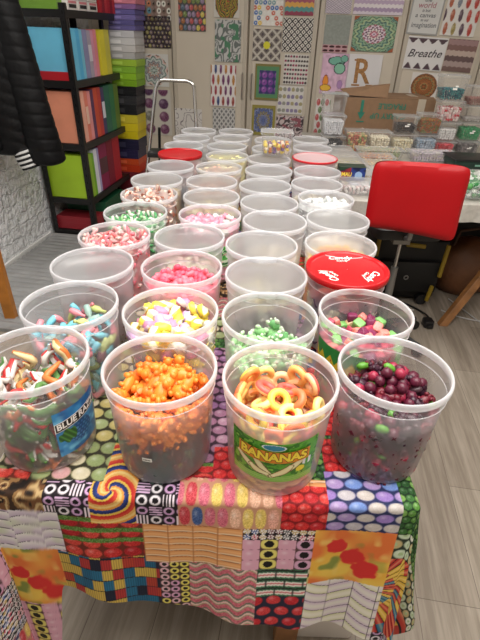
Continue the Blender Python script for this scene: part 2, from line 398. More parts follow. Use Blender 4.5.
def mat_brick():
    m, nt, b = nodes_of('painted_brick'); N = nt.nodes.new; L = nt.links.new
    tc = N('ShaderNodeTexCoord'); sp = N('ShaderNodeSeparateXYZ'); L(tc.outputs['Object'], sp.inputs[0])
    cb = N('ShaderNodeCombineXYZ'); L(sp.outputs['Y'], cb.inputs['X']); L(sp.outputs['Z'], cb.inputs['Y'])
    ns = N('ShaderNodeTexNoise'); ns.inputs['Scale'].default_value = 14; L(tc.outputs['Object'], ns.inputs['Vector'])
    mv = N('ShaderNodeMix'); mv.data_type = 'VECTOR'; mv.inputs['Factor'].default_value = .06
    L(cb.outputs[0], mv.inputs['A']); L(ns.outputs['Color'], mv.inputs['B'])
    bk = N('ShaderNodeTexBrick'); L(mv.outputs['Result'], bk.inputs['Vector']); bk.inputs['Scale'].default_value = 1
    bk.inputs['Brick Width'].default_value = .22; bk.inputs['Row Height'].default_value = .075; bk.inputs['Mortar Size'].default_value = .007; bk.inputs['Mortar Smooth'].default_value = .6
    bk.inputs['Color1'].default_value = (1, 1, 1, 1); bk.inputs['Color2'].default_value = (.7, .7, .7, 1); bk.inputs['Mortar'].default_value = (.35, .35, .35, 1)
    n = N('ShaderNodeTexNoise'); n.inputs['Scale'].default_value = 22; n.inputs['Detail'].default_value = 5; L(tc.outputs['Object'], n.inputs['Vector'])
    ad = N('ShaderNodeMath'); ad.operation = 'MULTIPLY_ADD'; ad.inputs[1].default_value = 2.6; L(n.outputs['Fac'], ad.inputs[0]); L(bk.outputs['Color'], ad.inputs[2])
    bp = N('ShaderNodeBump'); bp.inputs['Strength'].default_value = 1; bp.inputs['Distance'].default_value = .018
    L(ad.outputs[0], bp.inputs['Height']); L(bp.outputs[0], b.inputs['Normal'])
    b.inputs['Base Color'].default_value = (*lin((236, 238, 240)), 1); b.inputs['Roughness'].default_value = .6
    return m
g = Geo(); g.box(-.39, 4.3, -5.2, 1.25, -.05, 0); struct('floor', g, mat_floor(), loc=RM(0, 0), **ROOM)
g = Geo(); g.box(-.5, 4.4, -5.3, 1.35, 2.4, 2.45); struct('ceiling', g, mat('ceiling_paint', (225, 222, 215), .9), loc=RM(0, 0), **ROOM)
g = Geo(); g.box(-.5, -.39, -5.3, 1.35, 0, 2.4); struct('wall_left', g, mat_brick(), loc=RM(0, 0), **ROOM)
cream = mat('cream_panel', (208, 198, 182), .45, noise=.04, nscale=3)
g = Geo(); g.box(-.39, 4.3, 1.17, 1.25, 0, 2.4); struct('wall_back', g, mat('back_wall_paint', (150, 140, 125), .8), loc=RM(0, 0), **ROOM)
g = Geo(); g.box(4.3, 4.4, -5.3, 1.35, 0, 2.4); struct('wall_right', g, mat('wall_paint', (214, 208, 198), .8), loc=RM(0, 0), **ROOM)
g = Geo(); g.box(-.5, 4.4, -5.3, -5.2, 0, 2.4); struct('wall_front', g, mat('wall_paint', (214, 208, 198), .8), loc=RM(0, 0), **ROOM)
g = Geo(); g.box(-.39, -.372, -5.2, -.02, 0, .035); struct('baseboard_left', g, mat('white_gloss', (232, 232, 230), .35), loc=RM(0, 0), bevel=.004, **ROOM)
steel = mat('brushed_steel', (190, 190, 188), .28, metal=1)
doors = [(-.385, .335), (.345, .985), (1.0, 1.545), (1.555, 2.215), (2.225, 2.83), (2.84, 3.45), (3.46, 4.07)]
for k, (a, b_) in enumerate(doors):
    g = Geo(); g.box(a, b_, 1.15, 1.17, .02, 2.3)
    d = struct('door_%d' % (k+1), g, cream, loc=RM(0, 0), bevel=.003, **ROOM)
    for (p, q) in ((a, a+.035), (b_-.035, b_)):
        g = Geo(); g.box(p+.001, q-.001, 1.143, 1.151, .02, 2.3); obj('door_edge', g, mat('cream_edge', (190, 180, 165), .4), d, smooth=False, bevel=.002)
for k, x in ((1, .955), (2, 1.035)):
    d = bpy.data.objects['door_%d' % (k+1)]
    g = Geo(); g.tube([(x, 1.145, .93), (x, 1.12, .94), (x, 1.12, 1.12), (x, 1.145, 1.13)], .006, 8); obj('door_handle', g, steel, d)

# ------------------------------------------------------------------ ceiling lamp over the tubs, plus added fill lights
for k, (x, y, e, w) in enumerate(((.2, .66, 60, 1.7), (1.1, 2.6, 8, .9), (.7, -.35, 4.5, 1.0), (-.85, 2.5, 11, .9))):  # first is the room lamp; rear, behind-viewer and brick-wall panels are added fill
    t = thing('ceiling_or_fill_light', ['square white ceiling panel light above the front of the sweet table', 'added square white fill panel brightening the rear table', 'added square white fill panel behind the viewer', 'added square white fill panel brightening the brick wall'][k], 'ceiling light', (x, y, 2.4), group='ceiling panel lights')
    g = Geo(); g.box(-.32, .32, -.32, .32, -.03, 0); obj('housing', g, mat('white_gloss', (232, 232, 230), .35), t, smooth=False, bevel=.004)
    g = Geo(); g.box(-.29, .29, -.29, .29, -.036, -.0301); obj('diffuser', g, mat('lamp_diffuser', (255, 250, 240), .5, emit=4), t, smooth=False)
    ld = bpy.data.lights.new('panel_lamp', 'AREA'); ld.shape = 'SQUARE'; ld.size = w; ld.energy = e; ld.color = (1, .965, .92)
    lo = bpy.data.objects.new('panel_lamp', ld); COL.objects.link(lo); lo.parent = t; lo.location = (0, 0, -.05)
w = bpy.data.worlds.new('room_air'); scene.world = w; w.use_nodes = True
w.node_tree.nodes['Background'].inputs[0].default_value = (.9, .95, 1, 1); w.node_tree.nodes['Background'].inputs[1].default_value = .3

# ------------------------------------------------------------------ main table and cloth
TX0, TX1, TY0, TY1, TZ = -.435, .318, .507, 2.83, .748
DR = math.tan(math.radians(1.4))      # the table runs slightly to the right as it goes back
oak = mat('brown_wood', (136, 92, 52), .5, noise=.25, nscale=18)
t = thing('folding_table', 'long trestle table hidden under the sweet-print cloth', 'table', (0, 0, 0))
TX0 += .008; TX1 -= .008
g = Geo(); g.add([(TX0, TY0+.012, TZ-.03), (TX1, TY0+.012, TZ-.03), (TX1+DR*2.3, TY1, TZ-.03), (TX0+DR*2.3, TY1, TZ-.03), (TX0, TY0+.012, TZ-.003), (TX1, TY0+.012, TZ-.003), (TX1+DR*2.3, TY1, TZ-.003), (TX0+DR*2.3, TY1, TZ-.003)],
     [(3, 2, 1, 0), (4, 5, 6, 7), (0, 1, 5, 4), (1, 2, 6, 5), (2, 3, 7, 6), (3, 0, 4, 7)]); obj('table_top', g, oak, t, smooth=False)
TX0 -= .008; TX1 += .008
for (x, y) in ((.155, .6), (-.39, .95), (.3, 2.7), (-.3, 2.7)):
    g = Geo(); g.box(x-.03, x+.03, y-.02, y+.02, 0, TZ-.03); obj('leg', g, oak, t, smooth=False, bevel=.003)
g = Geo(); g.box(-.3, .125, .61, .635, .62, .68); obj('cross_rail', g, oak, t, smooth=False, bevel=.003)

def drape(X, Y):
    sh = DR*np.maximum(Y-TY0, 0)
    x0, x1 = TX0+sh, TX1+sh
    ax = np.where(X < x0, X-x0, np.where(X > x1, X-x1, 0)); by = np.where(Y < TY0, TY0-Y, np.where(Y > TY1, TY1-Y, 0))
    bx = np.clip(X, x0, x1); byy = np.clip(Y, TY0, TY1)
    d = np.hypot(ax, by); dd = np.where(d < 1e-9, 1, d)
    cx, cy = ax/dd, -by/dd
    rr = .012; arc = rr*PI/2
    phi = np.arctan2(np.abs(by), np.abs(ax)); cor = np.sin(2*phi)**2*(np.abs(ax) > 1e-6)*(np.abs(by) > 1e-6)
    al = X*np.abs(cy)+Y*np.abs(cx)
    rest = np.maximum(d-arc, 0)
    tilt = .10+.10*cor*(ax < 0)-.04*cor*(ax > 0)-.05*np.abs(cx)*(cor < .01)
    lf = np.exp(-((X+.335)/.075)**2)
    wave = (.035*np.sin(X*19+.6)+.016*np.sin(X*47+1))*np.abs(cy)+(.10*np.sin(Y*17+.5))*np.abs(cx)*(1-cor)+.09*np.sin(phi*6+.3)*cor - .06*lf*np.abs(cy)*(1-cor)
    th = np.clip(d/arc, 0, 1)*PI/2
    out = rr*np.sin(th)+rest*(np.sin(tilt)+wave)
    z = TZ-rr*(1-np.cos(th))-rest*np.cos(tilt)
    z = z+.0006*np.sin(X*60+Y*13)*(d < 1e-6)
    return np.stack([bx+cx*out, byy+cy*out, z], -1)
xs = np.concatenate([np.linspace(-.80, -.5, 60), np.linspace(-.498, .42, 600), np.linspace(.423, .72, 120)])
def hem(X):
    q = np.clip((-.335-X)/.05, 0, 1); return .17-.187*np.clip(X, -.5, .5)+.004*np.sin(X*40)-.25*q*q*(3-2*q)
ts = np.linspace(0, 1, 400)
XX, TT = np.meshgrid(xs, ts); YY = hem(XX)+TT*(.95-hem(XX))
ys2 = np.linspace(.953, 2.93, 420); X2, Y2 = np.meshgrid(xs[::1], ys2)
XX = np.vstack([XX, X2]); YY = np.vstack([YY, Y2])
P = drape(XX, YY); Cc = cloth_color(XX, YY)
nr, nc = XX.shape
idx = np.arange(nr*nc).reshape(nr, nc)
F = np.stack([idx[:-1, :-1], idx[:-1, 1:], idx[1:, 1:], idx[1:, :-1]], -1).reshape(-1, 4)
me = bpy.data.meshes.new('tablecloth'); me.vertices.add(nr*nc); me.vertices.foreach_set('co', P.reshape(-1))
me.loops.add(F.size); me.loops.foreach_set('vertex_index', F.reshape(-1).astype(np.int32))
me.polygons.add(len(F)); me.polygons.foreach_set('loop_start', np.arange(0, F.size, 4, dtype=np.int32)); me.polygons.foreach_set('use_smooth', np.ones(len(F), bool))
me.update(calc_edges=True)
at = me.color_attributes.new('Col', 'FLOAT_COLOR', 'POINT'); ca = np.ones((nr*nc, 4)); ca[:, :3] = linarr(Cc.reshape(-1, 3)); at.data.foreach_set('color', ca.ravel())
me.materials.append(mat_vcol('printed_cotton', .62, .25)); me.validate()
tag(link('tablecloth', me), 'patchwork sweet-print cloth draped over the long tub table, hem hanging in front', 'tablecloth')

# ------------------------------------------------------------------ sweet shapes (unit size about 1)
def S_bear():
    g = Geo(); g.ball((0, 0, 0), (.31, .26, .5), nu=10, nv=7); g.ball((0, .02, .46), (.25, .23, .25), nu=10, nv=6)
    for s in (-1, 1):
        g.ball((s*.19, 0, .66), .08, nu=6, nv=4); g.ball((s*.27, .14, .12), (.13, .19, .12), nu=6, nv=4); g.ball((s*.2, .14, -.38), (.14, .22, .15), nu=6, nv=4)
    return g
def S_ring(): return Geo().torus(.36, .17, 16, 8, 0, 1)
def S_bottle(): return Geo().lathe([(0.001, -.6), (.2, -.58), (.24, -.3), (.24, .05), (.12, .28), (.11, .55), (.14, .6), (.001, .62)], 8)
def S_snake(k=0):
    pts = [(-1+.25*i, .35*math.sin(i*.9+k), .18*math.cos(i*1.2)) for i in range(9)]
    g = Geo(); g.tube(pts, [.08, .15, .19, .19, .19, .18, .16, .12, .05], 6, 0)
    g.tube([(p[0], p[1], p[2]-.1) for p in pts], [.06, .13, .17, .17, .17, .16, .14, .1, .04], 6, 1); return g
def S_mallow():
    g = Geo(); n = 10; vs = []
    for j in range(6):
        for i in range(n):
            a = 2*PI*i/n+j*.35; r = .36*(1+.16*math.cos(5*(2*PI*i/n)))*(1 if 0 < j < 5 else .8); vs.append((r*math.cos(a), r*math.sin(a), -.5+.2*j))
    fs = [(j*n+i, j*n+(i+1) % n, (j+1)*n+(i+1) % n, (j+1)*n+i) for j in range(5) for i in range(n)]+[tuple(range(n))[::-1], tuple(5*n+i for i in range(n))]
    g.v = vs; g.f = fs; g.m = [0 if (i % n) % 4 < 2 else 1 for i in range(5*n)]+[0, 0]; return g
def S_berry():
    g = Geo(); g.ball((0, 0, 0), (.42, .42, .45), 0, 10, 7, .12); return g
def S_cube():
    g = Geo(); g.rbox(-.4, .4, -.35, .35, -.3, .3, .15, 0, 2); return g
def S_egg():
    g = Geo(); g.ball((0, 0, 0), (.6, .5, .14), 0, 10, 5); g.ball((.05, 0, 0), (.36, .34, .3), 1, 8, 5); return g
def S_bean():
    g = Geo(); g.ball((0, 0, 0), (.55, .32, .3), 0, 8, 5); return g
def S_twist():
    g = Geo(); n = 4; pts = []
    for s in (0, PI):
        p = [(-.8+.16*i, .13*math.cos(i*.9+s), .13*math.sin(i*.9+s)) for i in range(11)]; g.tube(p, .15, 6, 0 if s == 0 else 1)
    return g
def S_heart():
    g = Geo(); g.ball((-.18, .1, 0), (.28, .3, .2), 0, 8, 5); g.ball((.18, .1, 0), (.28, .3, .2), 0, 8, 5); g.ball((0, -.15, 0), (.25, .36, .17), 0, 8, 5); return g
def S_frog():
    g = Geo(); g.ball((0, 0, 0), (.4, .5, .22), 0)
    for s in (-1, 1): g.ball((s*.36, .34, -.03), (.2, .24, .12), 1, 6, 4); g.ball((s*.36, -.34, -.03), (.22, .2, .12), 1, 6, 4); g.ball((s*.16, .42, .2), .1, 1, 6, 4)
    return g
def S_shroom():
    g = Geo(); g.lathe([(.001, -.45), (.2, -.44), (.18, 0)], 8, 0); g.lathe([(.18, 0), (.45, -.02), (.42, .22), (.2, .4), (.001, .43)], 10, 1); return g
SH = dict(bear=S_bear(), ring=S_ring(), bottle=S_bottle(), snake=S_snake(), snake2=S_snake(2), mallow=S_mallow(), berry=S_berry(), cube=S_cube(), egg=S_egg(), bean=S_bean(), twist=S_twist(), heart=S_heart(), frog=S_frog(), shroom=S_shroom())
def cm(c, rough=.38, sugar=0):
    return mat('sweet_%d_%d_%d' % tuple(c), c, rough, spec=.45, sss=.0, noise=.08, nscale=120)

# ------------------------------------------------------------------ tubs
H_T = .203
def Rw(z): return .086+(.0955-.086)*z/H_T
clear = mat_plastic('milky_plastic', (242, 242, 247), .13, .5, .2, .5, frost=.45)
clearer = mat_plastic('clearer_plastic', (242, 242, 247), .07, .5, .2, .5, frost=.12)
rimm = mat_plastic('rim_plastic', (246, 246, 249), .42, .8, .2, .45)
redlid = mat_plastic('red_lid_plastic', (206, 26, 34), .86, .97, .25, .3, (255, 120, 120))
pinklid = mat_plastic('clear_pink_lid', (246, 214, 218), .6, .95, .25, .35)
clearlid = mat_plastic('clear_lid_plastic', (200, 200, 202), .24, .62, .22, .5, frost=.4)
g = Geo(); g.lathe([(.001, .004), (.06, .003), (.08, .001), (.0845, .004), (.0862, .012), (Rw(.06), .06), (Rw(.12), .12), (Rw(.17), .17), (Rw(.172)+.0016, .1725), (Rw(.175)+.0016, .1755), (Rw(.176), .178), (Rw(.198), .199)], 64)
ME_WALL = g.mesh('tub_wall', clear); ME_WALL2 = g.mesh('tub_wall', clearer)
g = Geo(); g.lathe([(.0945, .193), (.0985, .192), (.1, .1945), (.1002, .2025), (.0992, .206), (.0965, .2068), (.0945, .2045)], 72, closed=True)
g2 = Geo(); g2.merge(g); g2.torus(Rw(.174)+.0015, .0011, 64, 6); g2.v = g2.v[:len(g.v)]+[(x, y, z+.174) for x, y, z in g2.v[len(g.v):]]
ME_RIM = g2.mesh('rim', rimm)
g = Geo(); g.lathe([(.1015, .196), (.103, .1965), (.1035, .207), (.1025, .2105), (.099, .2115), (.096, .2095), (.093, .2065), (.088, .2055), (.001, .2055)], 72)
ME_LID = {k: g.mesh('lid', m) for k, m in (('red', redlid), ('pink', pinklid))}
g = Geo(); g.lathe([(.0942, .2035), (.0935, .1985), (.092, .1955), (.089, .1945), (.085, .1952), (.084, .1945), (.001, .1945)], 64); ME_LID['clear'] = g.mesh('lid', clearlid)

def label_patch(parent, a0, a1, z0, z1, colfn, name='label', nx=110, nz=80, edge=None):
    U, V = np.meshgrid(np.linspace(0, 1, nx), np.linspace(0, 1, nz))
    A = a0+(a1-a0)*U; Zz = z0+(z1-z0)*V
    if edge: Zz = Zz+edge(U, V)
    Rr = (.086+(.0095)*Zz/H_T)*.98+.0006
    g = Geo(); g.v = list(zip((Rr*np.cos(A)).ravel(), (Rr*np.sin(A)).ravel(), Zz.ravel()))
    g.f = [(j*nx+i, j*nx+i+1, (j+1)*nx+i+1, (j+1)*nx+i) for j in range(nz-1) for i in range(nx-1)]; g.m = [0]*len(g.f)
    return obj(name, g, mat_vcol('printed_label', .35, .4), parent, col=colfn(U, V).reshape(-1, 3))
def bend_text(parent, body, size, a, z, width, m, off=.0015, shear=0, bold=0, tiltk=0, arch=0, name='lettering'):
    g = text_geo(body, size, shear, 0, bold, width)
    def fn(x, y, q):
        zz = z+y+tiltk*x-arch*x*x; r = .086+.0095*zz/H_T+off
        return (r*math.cos(a+x/r), r*math.sin(a+x/r), zz)
    g.map(fn); return obj(name, g, m, parent, smooth=False)

ME_SW = {}
KS = dict(bear=1.5, ring=1.3, bottle=1.3, snake=1.25, snake2=1.25, mallow=1.2, berry=1.25, cube=1.4, egg=1.1, bean=1.25, twist=1.5, heart=1.7, frog=1.2, shroom=1.25)
def sweet_mesh(shape, cols, nm):
    k = (shape, tuple(cols))
    if k not in ME_SW:
        g = SH[shape]; ME_SW[k] = g.mesh(nm, [cm(c) for c in (cols if len(cols) > 1 else [cols[0], cols[0]])])
    return ME_SW[k]
def rrot(r): return Euler((r.uniform(0, 6.28), r.uniform(0, 6.28), r.uniform(0, 6.28)))
counts = {}
def fill(pos, row, spec, level, s, top=None, seed=0, where='', layers_all=True, small=False):
    """spec: list of layers (zmax, kinds) ; kind = (weight, shape, colours, object name, description)"""
    r = random.Random(seed); cx, cy, cz = pos
    top = top or (lambda x, y: 0)
    dz = s*.72; z = s*.45; inner = []; li = 0
    while z < level+.07:
        rad = Rw(z)-.0022-s*(.48 if s < .025 else .42)-(.006 if s > .028 else .004 if s > .026 else 0)-(.001 if row == 1 else 0)
        ox, oy = r.uniform(0, s), r.uniform(0, s)
        n = int(rad/s)+2; off = (li % 2)*.5
        pts = []
        # wall ring
        m = int(2*PI*rad/(s*.98)); ph = r.random()*6
        for i in range(m):
            a = ph+2*PI*i/m; pts.append((rad*math.cos(a), rad*math.sin(a), 1))
        for i in range(-n, n+1):
            for j in range(-n, n+1):
                x = (i+.5*(j % 2)+off)*s; y = (j*.866+off)*s
                if math.hypot(x, y) < rad-s*.8: pts.append((x, y, 0))
        for (x, y, wl) in pts:
            surf = level+top(x, y)
            if z > surf: continue
            istop = z+dz > surf
            if not istop and not wl and surf-z > 2.6*dz: continue
            x += r.uniform(-.15, .15)*s*(0 if wl else 1); y += r.uniform(-.15, .15)*s*(0 if wl else 1); zz = z+r.uniform(-.12, .12)*s+(r.uniform(-.2, .35)*s if istop else 0)
            kinds = [e[1] for e in spec if zz <= e[0]][0] if len(spec[0]) == 2 else spec
            tot = sum(k[0] for k in kinds); q = r.random()*tot
            for k in kinds:
                q -= k[0]
                if q <= 0: break
            front = (y < .15*.1) if row <= 2 else False
            vis = istop or (wl and front and (row == 1 or z > .09))
            rot = rrot(r)
            if wl:
                th_ = math.atan2(y, x); ps = r.uniform(0, 6.28)
                if k[1] in ('snake', 'snake2', 'twist', 'bean', 'egg', 'heart', 'ring', 'frog', 'cube', 'berry'):
                    B_ = Euler((r.uniform(-.3, .3), r.uniform(-.25, .25), ps)).to_matrix()
                else: B_ = Matrix.Rotation(PI/2, 3, 'X')@Matrix.Rotation(0, 3, 'Z'); B_ = Matrix.Rotation(ps, 3, 'Z')@B_
                Q_ = Matrix(((-math.sin(th_), 0, math.cos(th_)), (math.cos(th_), 0, math.sin(th_)), (0, 1, 0)))
                rot = (Q_@B_).to_euler()
            elif istop: rot = Euler((r.uniform(-.7, .7)+(PI/2 if k[1] in ('bottle', 'mallow', 'bear') else 0), r.uniform(-.7, .7), 0)); rot = (Matrix.Rotation(r.uniform(0, 6.28), 3, 'Z')@rot.to_matrix()).to_euler()
            sc_ = s*KS.get(k[1], 1.2)
            loc = Vector((cx+x, cy+y, cz+max(zz, s*.42)))
            nm = k[3]
            if vis and not small and counts.get((nm, k[4]), 0) < 290:
                counts[(nm, k[4])] = counts.get((nm, k[4]), 0)+1
                o = link(nm, sweet_mesh(k[1], k[2], nm), None, loc, rot, sc_*r.uniform(.92, 1.08))
                tag(o, k[4]+' '+where, k[5] if len(k) > 5 else 'sweet', k[4]+' '+where)
            else: inner.append((k, loc, rot))
        z += dz; li += 1
    if inner:
        g = Geo(); ms = []; mi = {}
        for k, loc, rot in inner:
            cols = list(k[2]) if len(k[2]) > 1 else [k[2][0]]*2
            base = []
            for c in cols:
                if c not in mi: mi[c] = len(ms); ms.append(cm(c))
                base.append(mi[c])
            sh = SH[k[1]]
            M = Matrix.Translation(loc-Vector(pos))@rot.to_matrix().to_4x4()@Matrix.Scale(s*KS.get(k[1], 1.2), 4)
            o0 = len(g.m); g.merge(sh, M)
            for q in range(o0, len(g.m)): g.m[q] = base[g.m[q]]
        o = obj('sweets', g, ms, None, loc=pos)
        tag(o, ('heap of small sweets ' if small else 'rest of the heap of sweets ')+where, 'sweets', kind='stuff')

def tub(x, y, label, lid=None, cloth=True):
    t = thing('sweet_tub', label, 'tub', (x, y, .7495), rnd.uniform(0, .3), 'round clear sweet tubs on the long table')
    link('tub_wall', ME_WALL2 if y < .9 else ME_WALL, t, sc=(.975, .975, 1)); link('rim', ME_RIM, t, sc=(.975, .975, 1))
    if lid is None and y > 1.4: lid = 'clear'
    if lid == 'open': lid = None
    if lid: link('lid', ME_LID[lid], t, sc=(.975, .975, 1))['label'] = {'red': 'red snap-on lid', 'pink': 'pale pink lid with a red edge', 'clear': 'clear lid'}[lid]
    return t
W = lambda *k: k
WHITE = (214, 210, 204); PINK = (232, 140, 160); LPINK = (240, 190, 200)
BZ = .7495
def place(xy, row, label, where, spec=None, level=0, s=.02, top=None, lid=None, small=False):
    t = tub(xy[0], xy[1], label, lid)
    t.rotation_euler = (0, 0, 0)
    if spec: fill((xy[0], xy[1], BZ+.004), row, spec, level, s, top, int(abs(xy[0])*1e4+xy[1]*1e3), where, small=small)
    return t

# front row
snake = [W(3, 'snake', ((196, 52, 52), WHITE), 'gummy_snake', 'red gummy snake with a white foam back'), W(3, 'snake2', ((88, 130, 70), WHITE), 'gummy_snake', 'green gummy snake with a white foam back'),
         W(2, 'snake', (WHITE, (222, 190, 180)), 'gummy_snake', 'white foam gummy snake'), W(2, 'snake2', ((214, 120, 60), (220, 200, 150)), 'gummy_snake', 'orange and cream gummy snake'), W(1.2, 'snake', ((70, 50, 44), (120, 60, 50)), 'gummy_snake', 'dark brown gummy snake')]
A1 = place((-.359, .622), 1, 'front left tub of gummy snakes with a blue BLUE RAZZ label', 'in the front left tub', snake, .14, .029, lambda x, y: .012*math.sin(x*60)+.015*(y/.09))
OB = W(1, 'bear', ((240, 140, 50),), 'gummy_bear', 'orange gummy bear'); OB2 = W(.7, 'bear', ((232, 122, 44),), 'gummy_bear', 'deep orange gummy bear')
dk = [W(3, 'bear', ((58, 78, 74),), 'gummy_bear', 'dark green gummy bear'), W(2, 'bear', ((92, 52, 46),), 'gummy_bear', 'dark brown gummy bear'), W(2, 'bean', ((70, 86, 96),), 'jelly_bean', 'slate blue jelly bean'), W(.8, 'bean', ((130, 130, 70),), 'jelly_bean', 'olive jelly bean'), W(.8, 'berry', ((120, 40, 44),), 'gummy_berry', 'dark red gummy berry')]
B1 = place((-.133, .608), 1, 'front row tub with orange gummy bears heaped over dark sweets', 'in the orange bear tub', [(.09, dk), (9, [OB, OB2])], .15, .0275,
           lambda x, y: .026*math.exp(-((x-.01)**2+(y-.02)**2)/.0022)-.01)
RG = [W(2, 'ring', ((246, 205, 90), (240, 150, 80)), 'peach_ring', 'yellow and orange sugared ring'), W(3, 'ring', ((240, 120, 76), (244, 190, 110)), 'peach_ring', 'orange and peach sugared ring'), W(2.4, 'ring', ((234, 96, 84), (246, 200, 150)), 'peach_ring', 'coral and cream sugared ring'), W(1.0, 'ring', ((248, 222, 140), (248, 210, 120)), 'peach_ring', 'pale yellow sugared ring')]
RGl = [W(1, 'ring', ((236, 190, 150), (240, 206, 160)), 'peach_ring', 'pale peach sugared ring'), W(1, 'ring', ((232, 160, 150), (240, 190, 150)), 'peach_ring', 'pale pink sugared ring')]
C1 = place((.071, .591), 1, 'front row tub of sugared rings with a green BANANAS label', 'in the BANANAS tub', [(.08, RGl), (9, RG)], .158, .031, lambda x, y: .012*math.cos(x*40)*math.cos(y*40))
DP = [W(4, 'berry', ((84, 22, 44),), 'gummy_berry', 'dark purple gummy berry'), W(3, 'bear', ((104, 24, 40),), 'gummy_bear', 'wine red gummy bear'), W(2, 'bear', ((56, 26, 42),), 'gummy_bear', 'plum gummy bear'), W(.9, 'bean', ((90, 150, 50),), 'jelly_bean', 'bright green jelly bean'), W(1.1, 'bean', ((64, 40, 48),), 'jelly_bean', 'near black jelly bean'), W(1.4, 'berry', ((150, 40, 66),), 'gummy_berry', 'raspberry pink gummy berry')]
D1 = place((.271, .625), 1, 'front right tub of dark purple and red jellies', 'in the front right purple tub', DP, .132, .020, lambda x, y: .04*math.exp(-((x-.012)**2+(y-.03)**2)/.0025)+(-.02 if x < -.05 else 0))
# labels of the front row
def f_blue(U, V):
    c = cst(U, (62, 140, 196)); c = mixc(c, (40, 100, 160), (vn(U*6, V*8)-.45)*3); c = mixc(c, (120, 190, 225), (vn(U*9+4, V*9)-.7)*4)
    b = ((U-.5)/.27)**2+((V-.38)/.22)**2
    bb = cells(U, V, .09, .07, [(52, 110, 165), (70, 130, 180), (40, 90, 150)], (24, 56, 100), .5, .5, off=.5)
    c = np.where((b < 1)[..., None], bb, c)
    l = ((U-.22)/.17)**2+((V-.42)/.15)**2
    lf = mixc(cst(U, (86, 150, 70)), (30, 80, 40), np.abs(np.sin(U*30+V*22))); c = np.where((l < 1+.3*np.sin(U*40))[..., None], lf, c)
    return c
label_patch(A1, math.radians(-56), math.radians(6), .035, .14, f_blue)
black = mat('ink_black', (20, 18, 20), .5); white_i = mat('ink_white', (245, 243, 238), .5)
def slab(parent, a, z, w, h, m, off, tiltk=0, r=0, arch=0, name='banner'):
    g = Geo(); n = 24
    g.v = [(w*(i/n-.5), h*(j-.5), 0) for j in (0, 1) for i in range(n+1)]; g.f = [(i, i+1, n+2+i, n+1+i) for i in range(n)]; g.m = [0]*n
    def fn(x, y, q):
        zz = z+y+tiltk*x-arch*x*x; rr = .086+.0095*zz/H_T+off
        return (rr*math.cos(a+x/rr), rr*math.sin(a+x/rr), zz)
    g.map(fn); return obj(name, g, m, parent)
a = math.radians(-27)
slab(A1, a, .112, .094, .021, white_i, .0011, .10); slab(A1, a, .112, .091, .018, black, .0013, .10)
bend_text(A1, 'BLUE RAZZ', .019, a, .1125, .086, white_i, .0016, bold=.0006, tiltk=.10)
def f_ban(U, V):
    c = pick([(70, 150, 40), (96, 170, 52), (50, 120, 36), (130, 190, 70)], np.clip(vn(U*16, V*12, 3)*.8+.2*vn(U*40, V*30), 0, .999))
    c = np.where((V < .15)[..., None], np.array((120, 180, 70.)), c)
    c = np.where(((V < .15) & (np.abs(np.sin(V*90)) < .35))[..., None], np.array((190, 220, 130.)), c)
    def ban(x0, y0, x1, y1, w_, cc=(238, 226, 170)):
        nonlocal c
        t = np.clip(((U-x0)*(x1-x0)+(V-y0)*(y1-y0))/((x1-x0)**2+(y1-y0)**2), 0, 1)
        bx = x0+(x1-x0)*t; by = y0+(y1-y0)*t-.05*np.sin(t*PI)
        d = np.hypot(U-bx, (V-by)*.7)/(w_*(.5+.5*np.sin(np.clip(t, .06, .94)*PI)))
        c = np.where((d < 1.25)[..., None], np.array((110, 84, 40.)), c); c = np.where((d < 1)[..., None], mixc(cst(U, cc), (250, 246, 215), 1-d), c)
    ban(.47, .16, .1, .5, .05); ban(.49, .16, .3, .55, .05); ban(.5, .16, .86, .58, .055); ban(.52, .18, .7, .4, .055, (236, 214, 150)); ban(.44, .2, .26, .34, .05, (236, 214, 150))
    e = ((U-.82)/.055)**2+((V-.3)/.07)**2; c = np.where((e < 1)[..., None], np.array((240, 220, 60.)), c)
    e = ((U-.9)/.07)**2+((V-.45)/.09)**2; c = np.where(((e < 1) & (np.sin(U*90) > -.2))[..., None], np.array((235, 235, 240.)), c)
    e = ((U-.5)/.13)**2+((V-.89)/.075)**2; c = np.where((e < 1)[..., None], np.array((235, 240, 240.)), c); c = np.where((e < .75)[..., None], np.array((60, 140, 170.)), c)
    return c
ac = math.radians(-96)
label_patch(C1, ac-.86, ac+.86, .047, .142, f_ban, nx=170, nz=110, edge=lambda U, V: .006*V*(2*U-1)**2)
slab(C1, ac, .111, .124, .027, mat('ink_orange', (226, 140, 40), .5), .0009, arch=-1.2)
bend_text(C1, 'BANANAS', .0285, ac, .111, .118, mat('ink_brown', (120, 66, 20), .5), .0012, bold=.0022, arch=-1.2)
bend_text(C1, 'BANANAS', .026, ac, .111, .115, mat('ink_yellow', (252, 226, 70), .5), .0015, bold=.0011, arch=-1.2)
o = slab(B1, math.radians(-100), .072, .017, .009, white_i, .0008, name='sticker'); o['label'] = 'small white price sticker'
g = Geo()
for k in range(5): g.box(-.006+.0026*k, -.0044+.0026*k, -.0012, .0012, 0, 0.0001)
g.map(lambda x, y, q: ((.086+.0095*(.072+y)/H_T+.0012+q)*math.cos(math.radians(-100)+x/.09), (.086+.0095*(.072+y)/H_T+.0012+q)*math.sin(math.radians(-100)+x/.09), .072+y)); obj('sticker_print', g, black, B1, smooth=False)

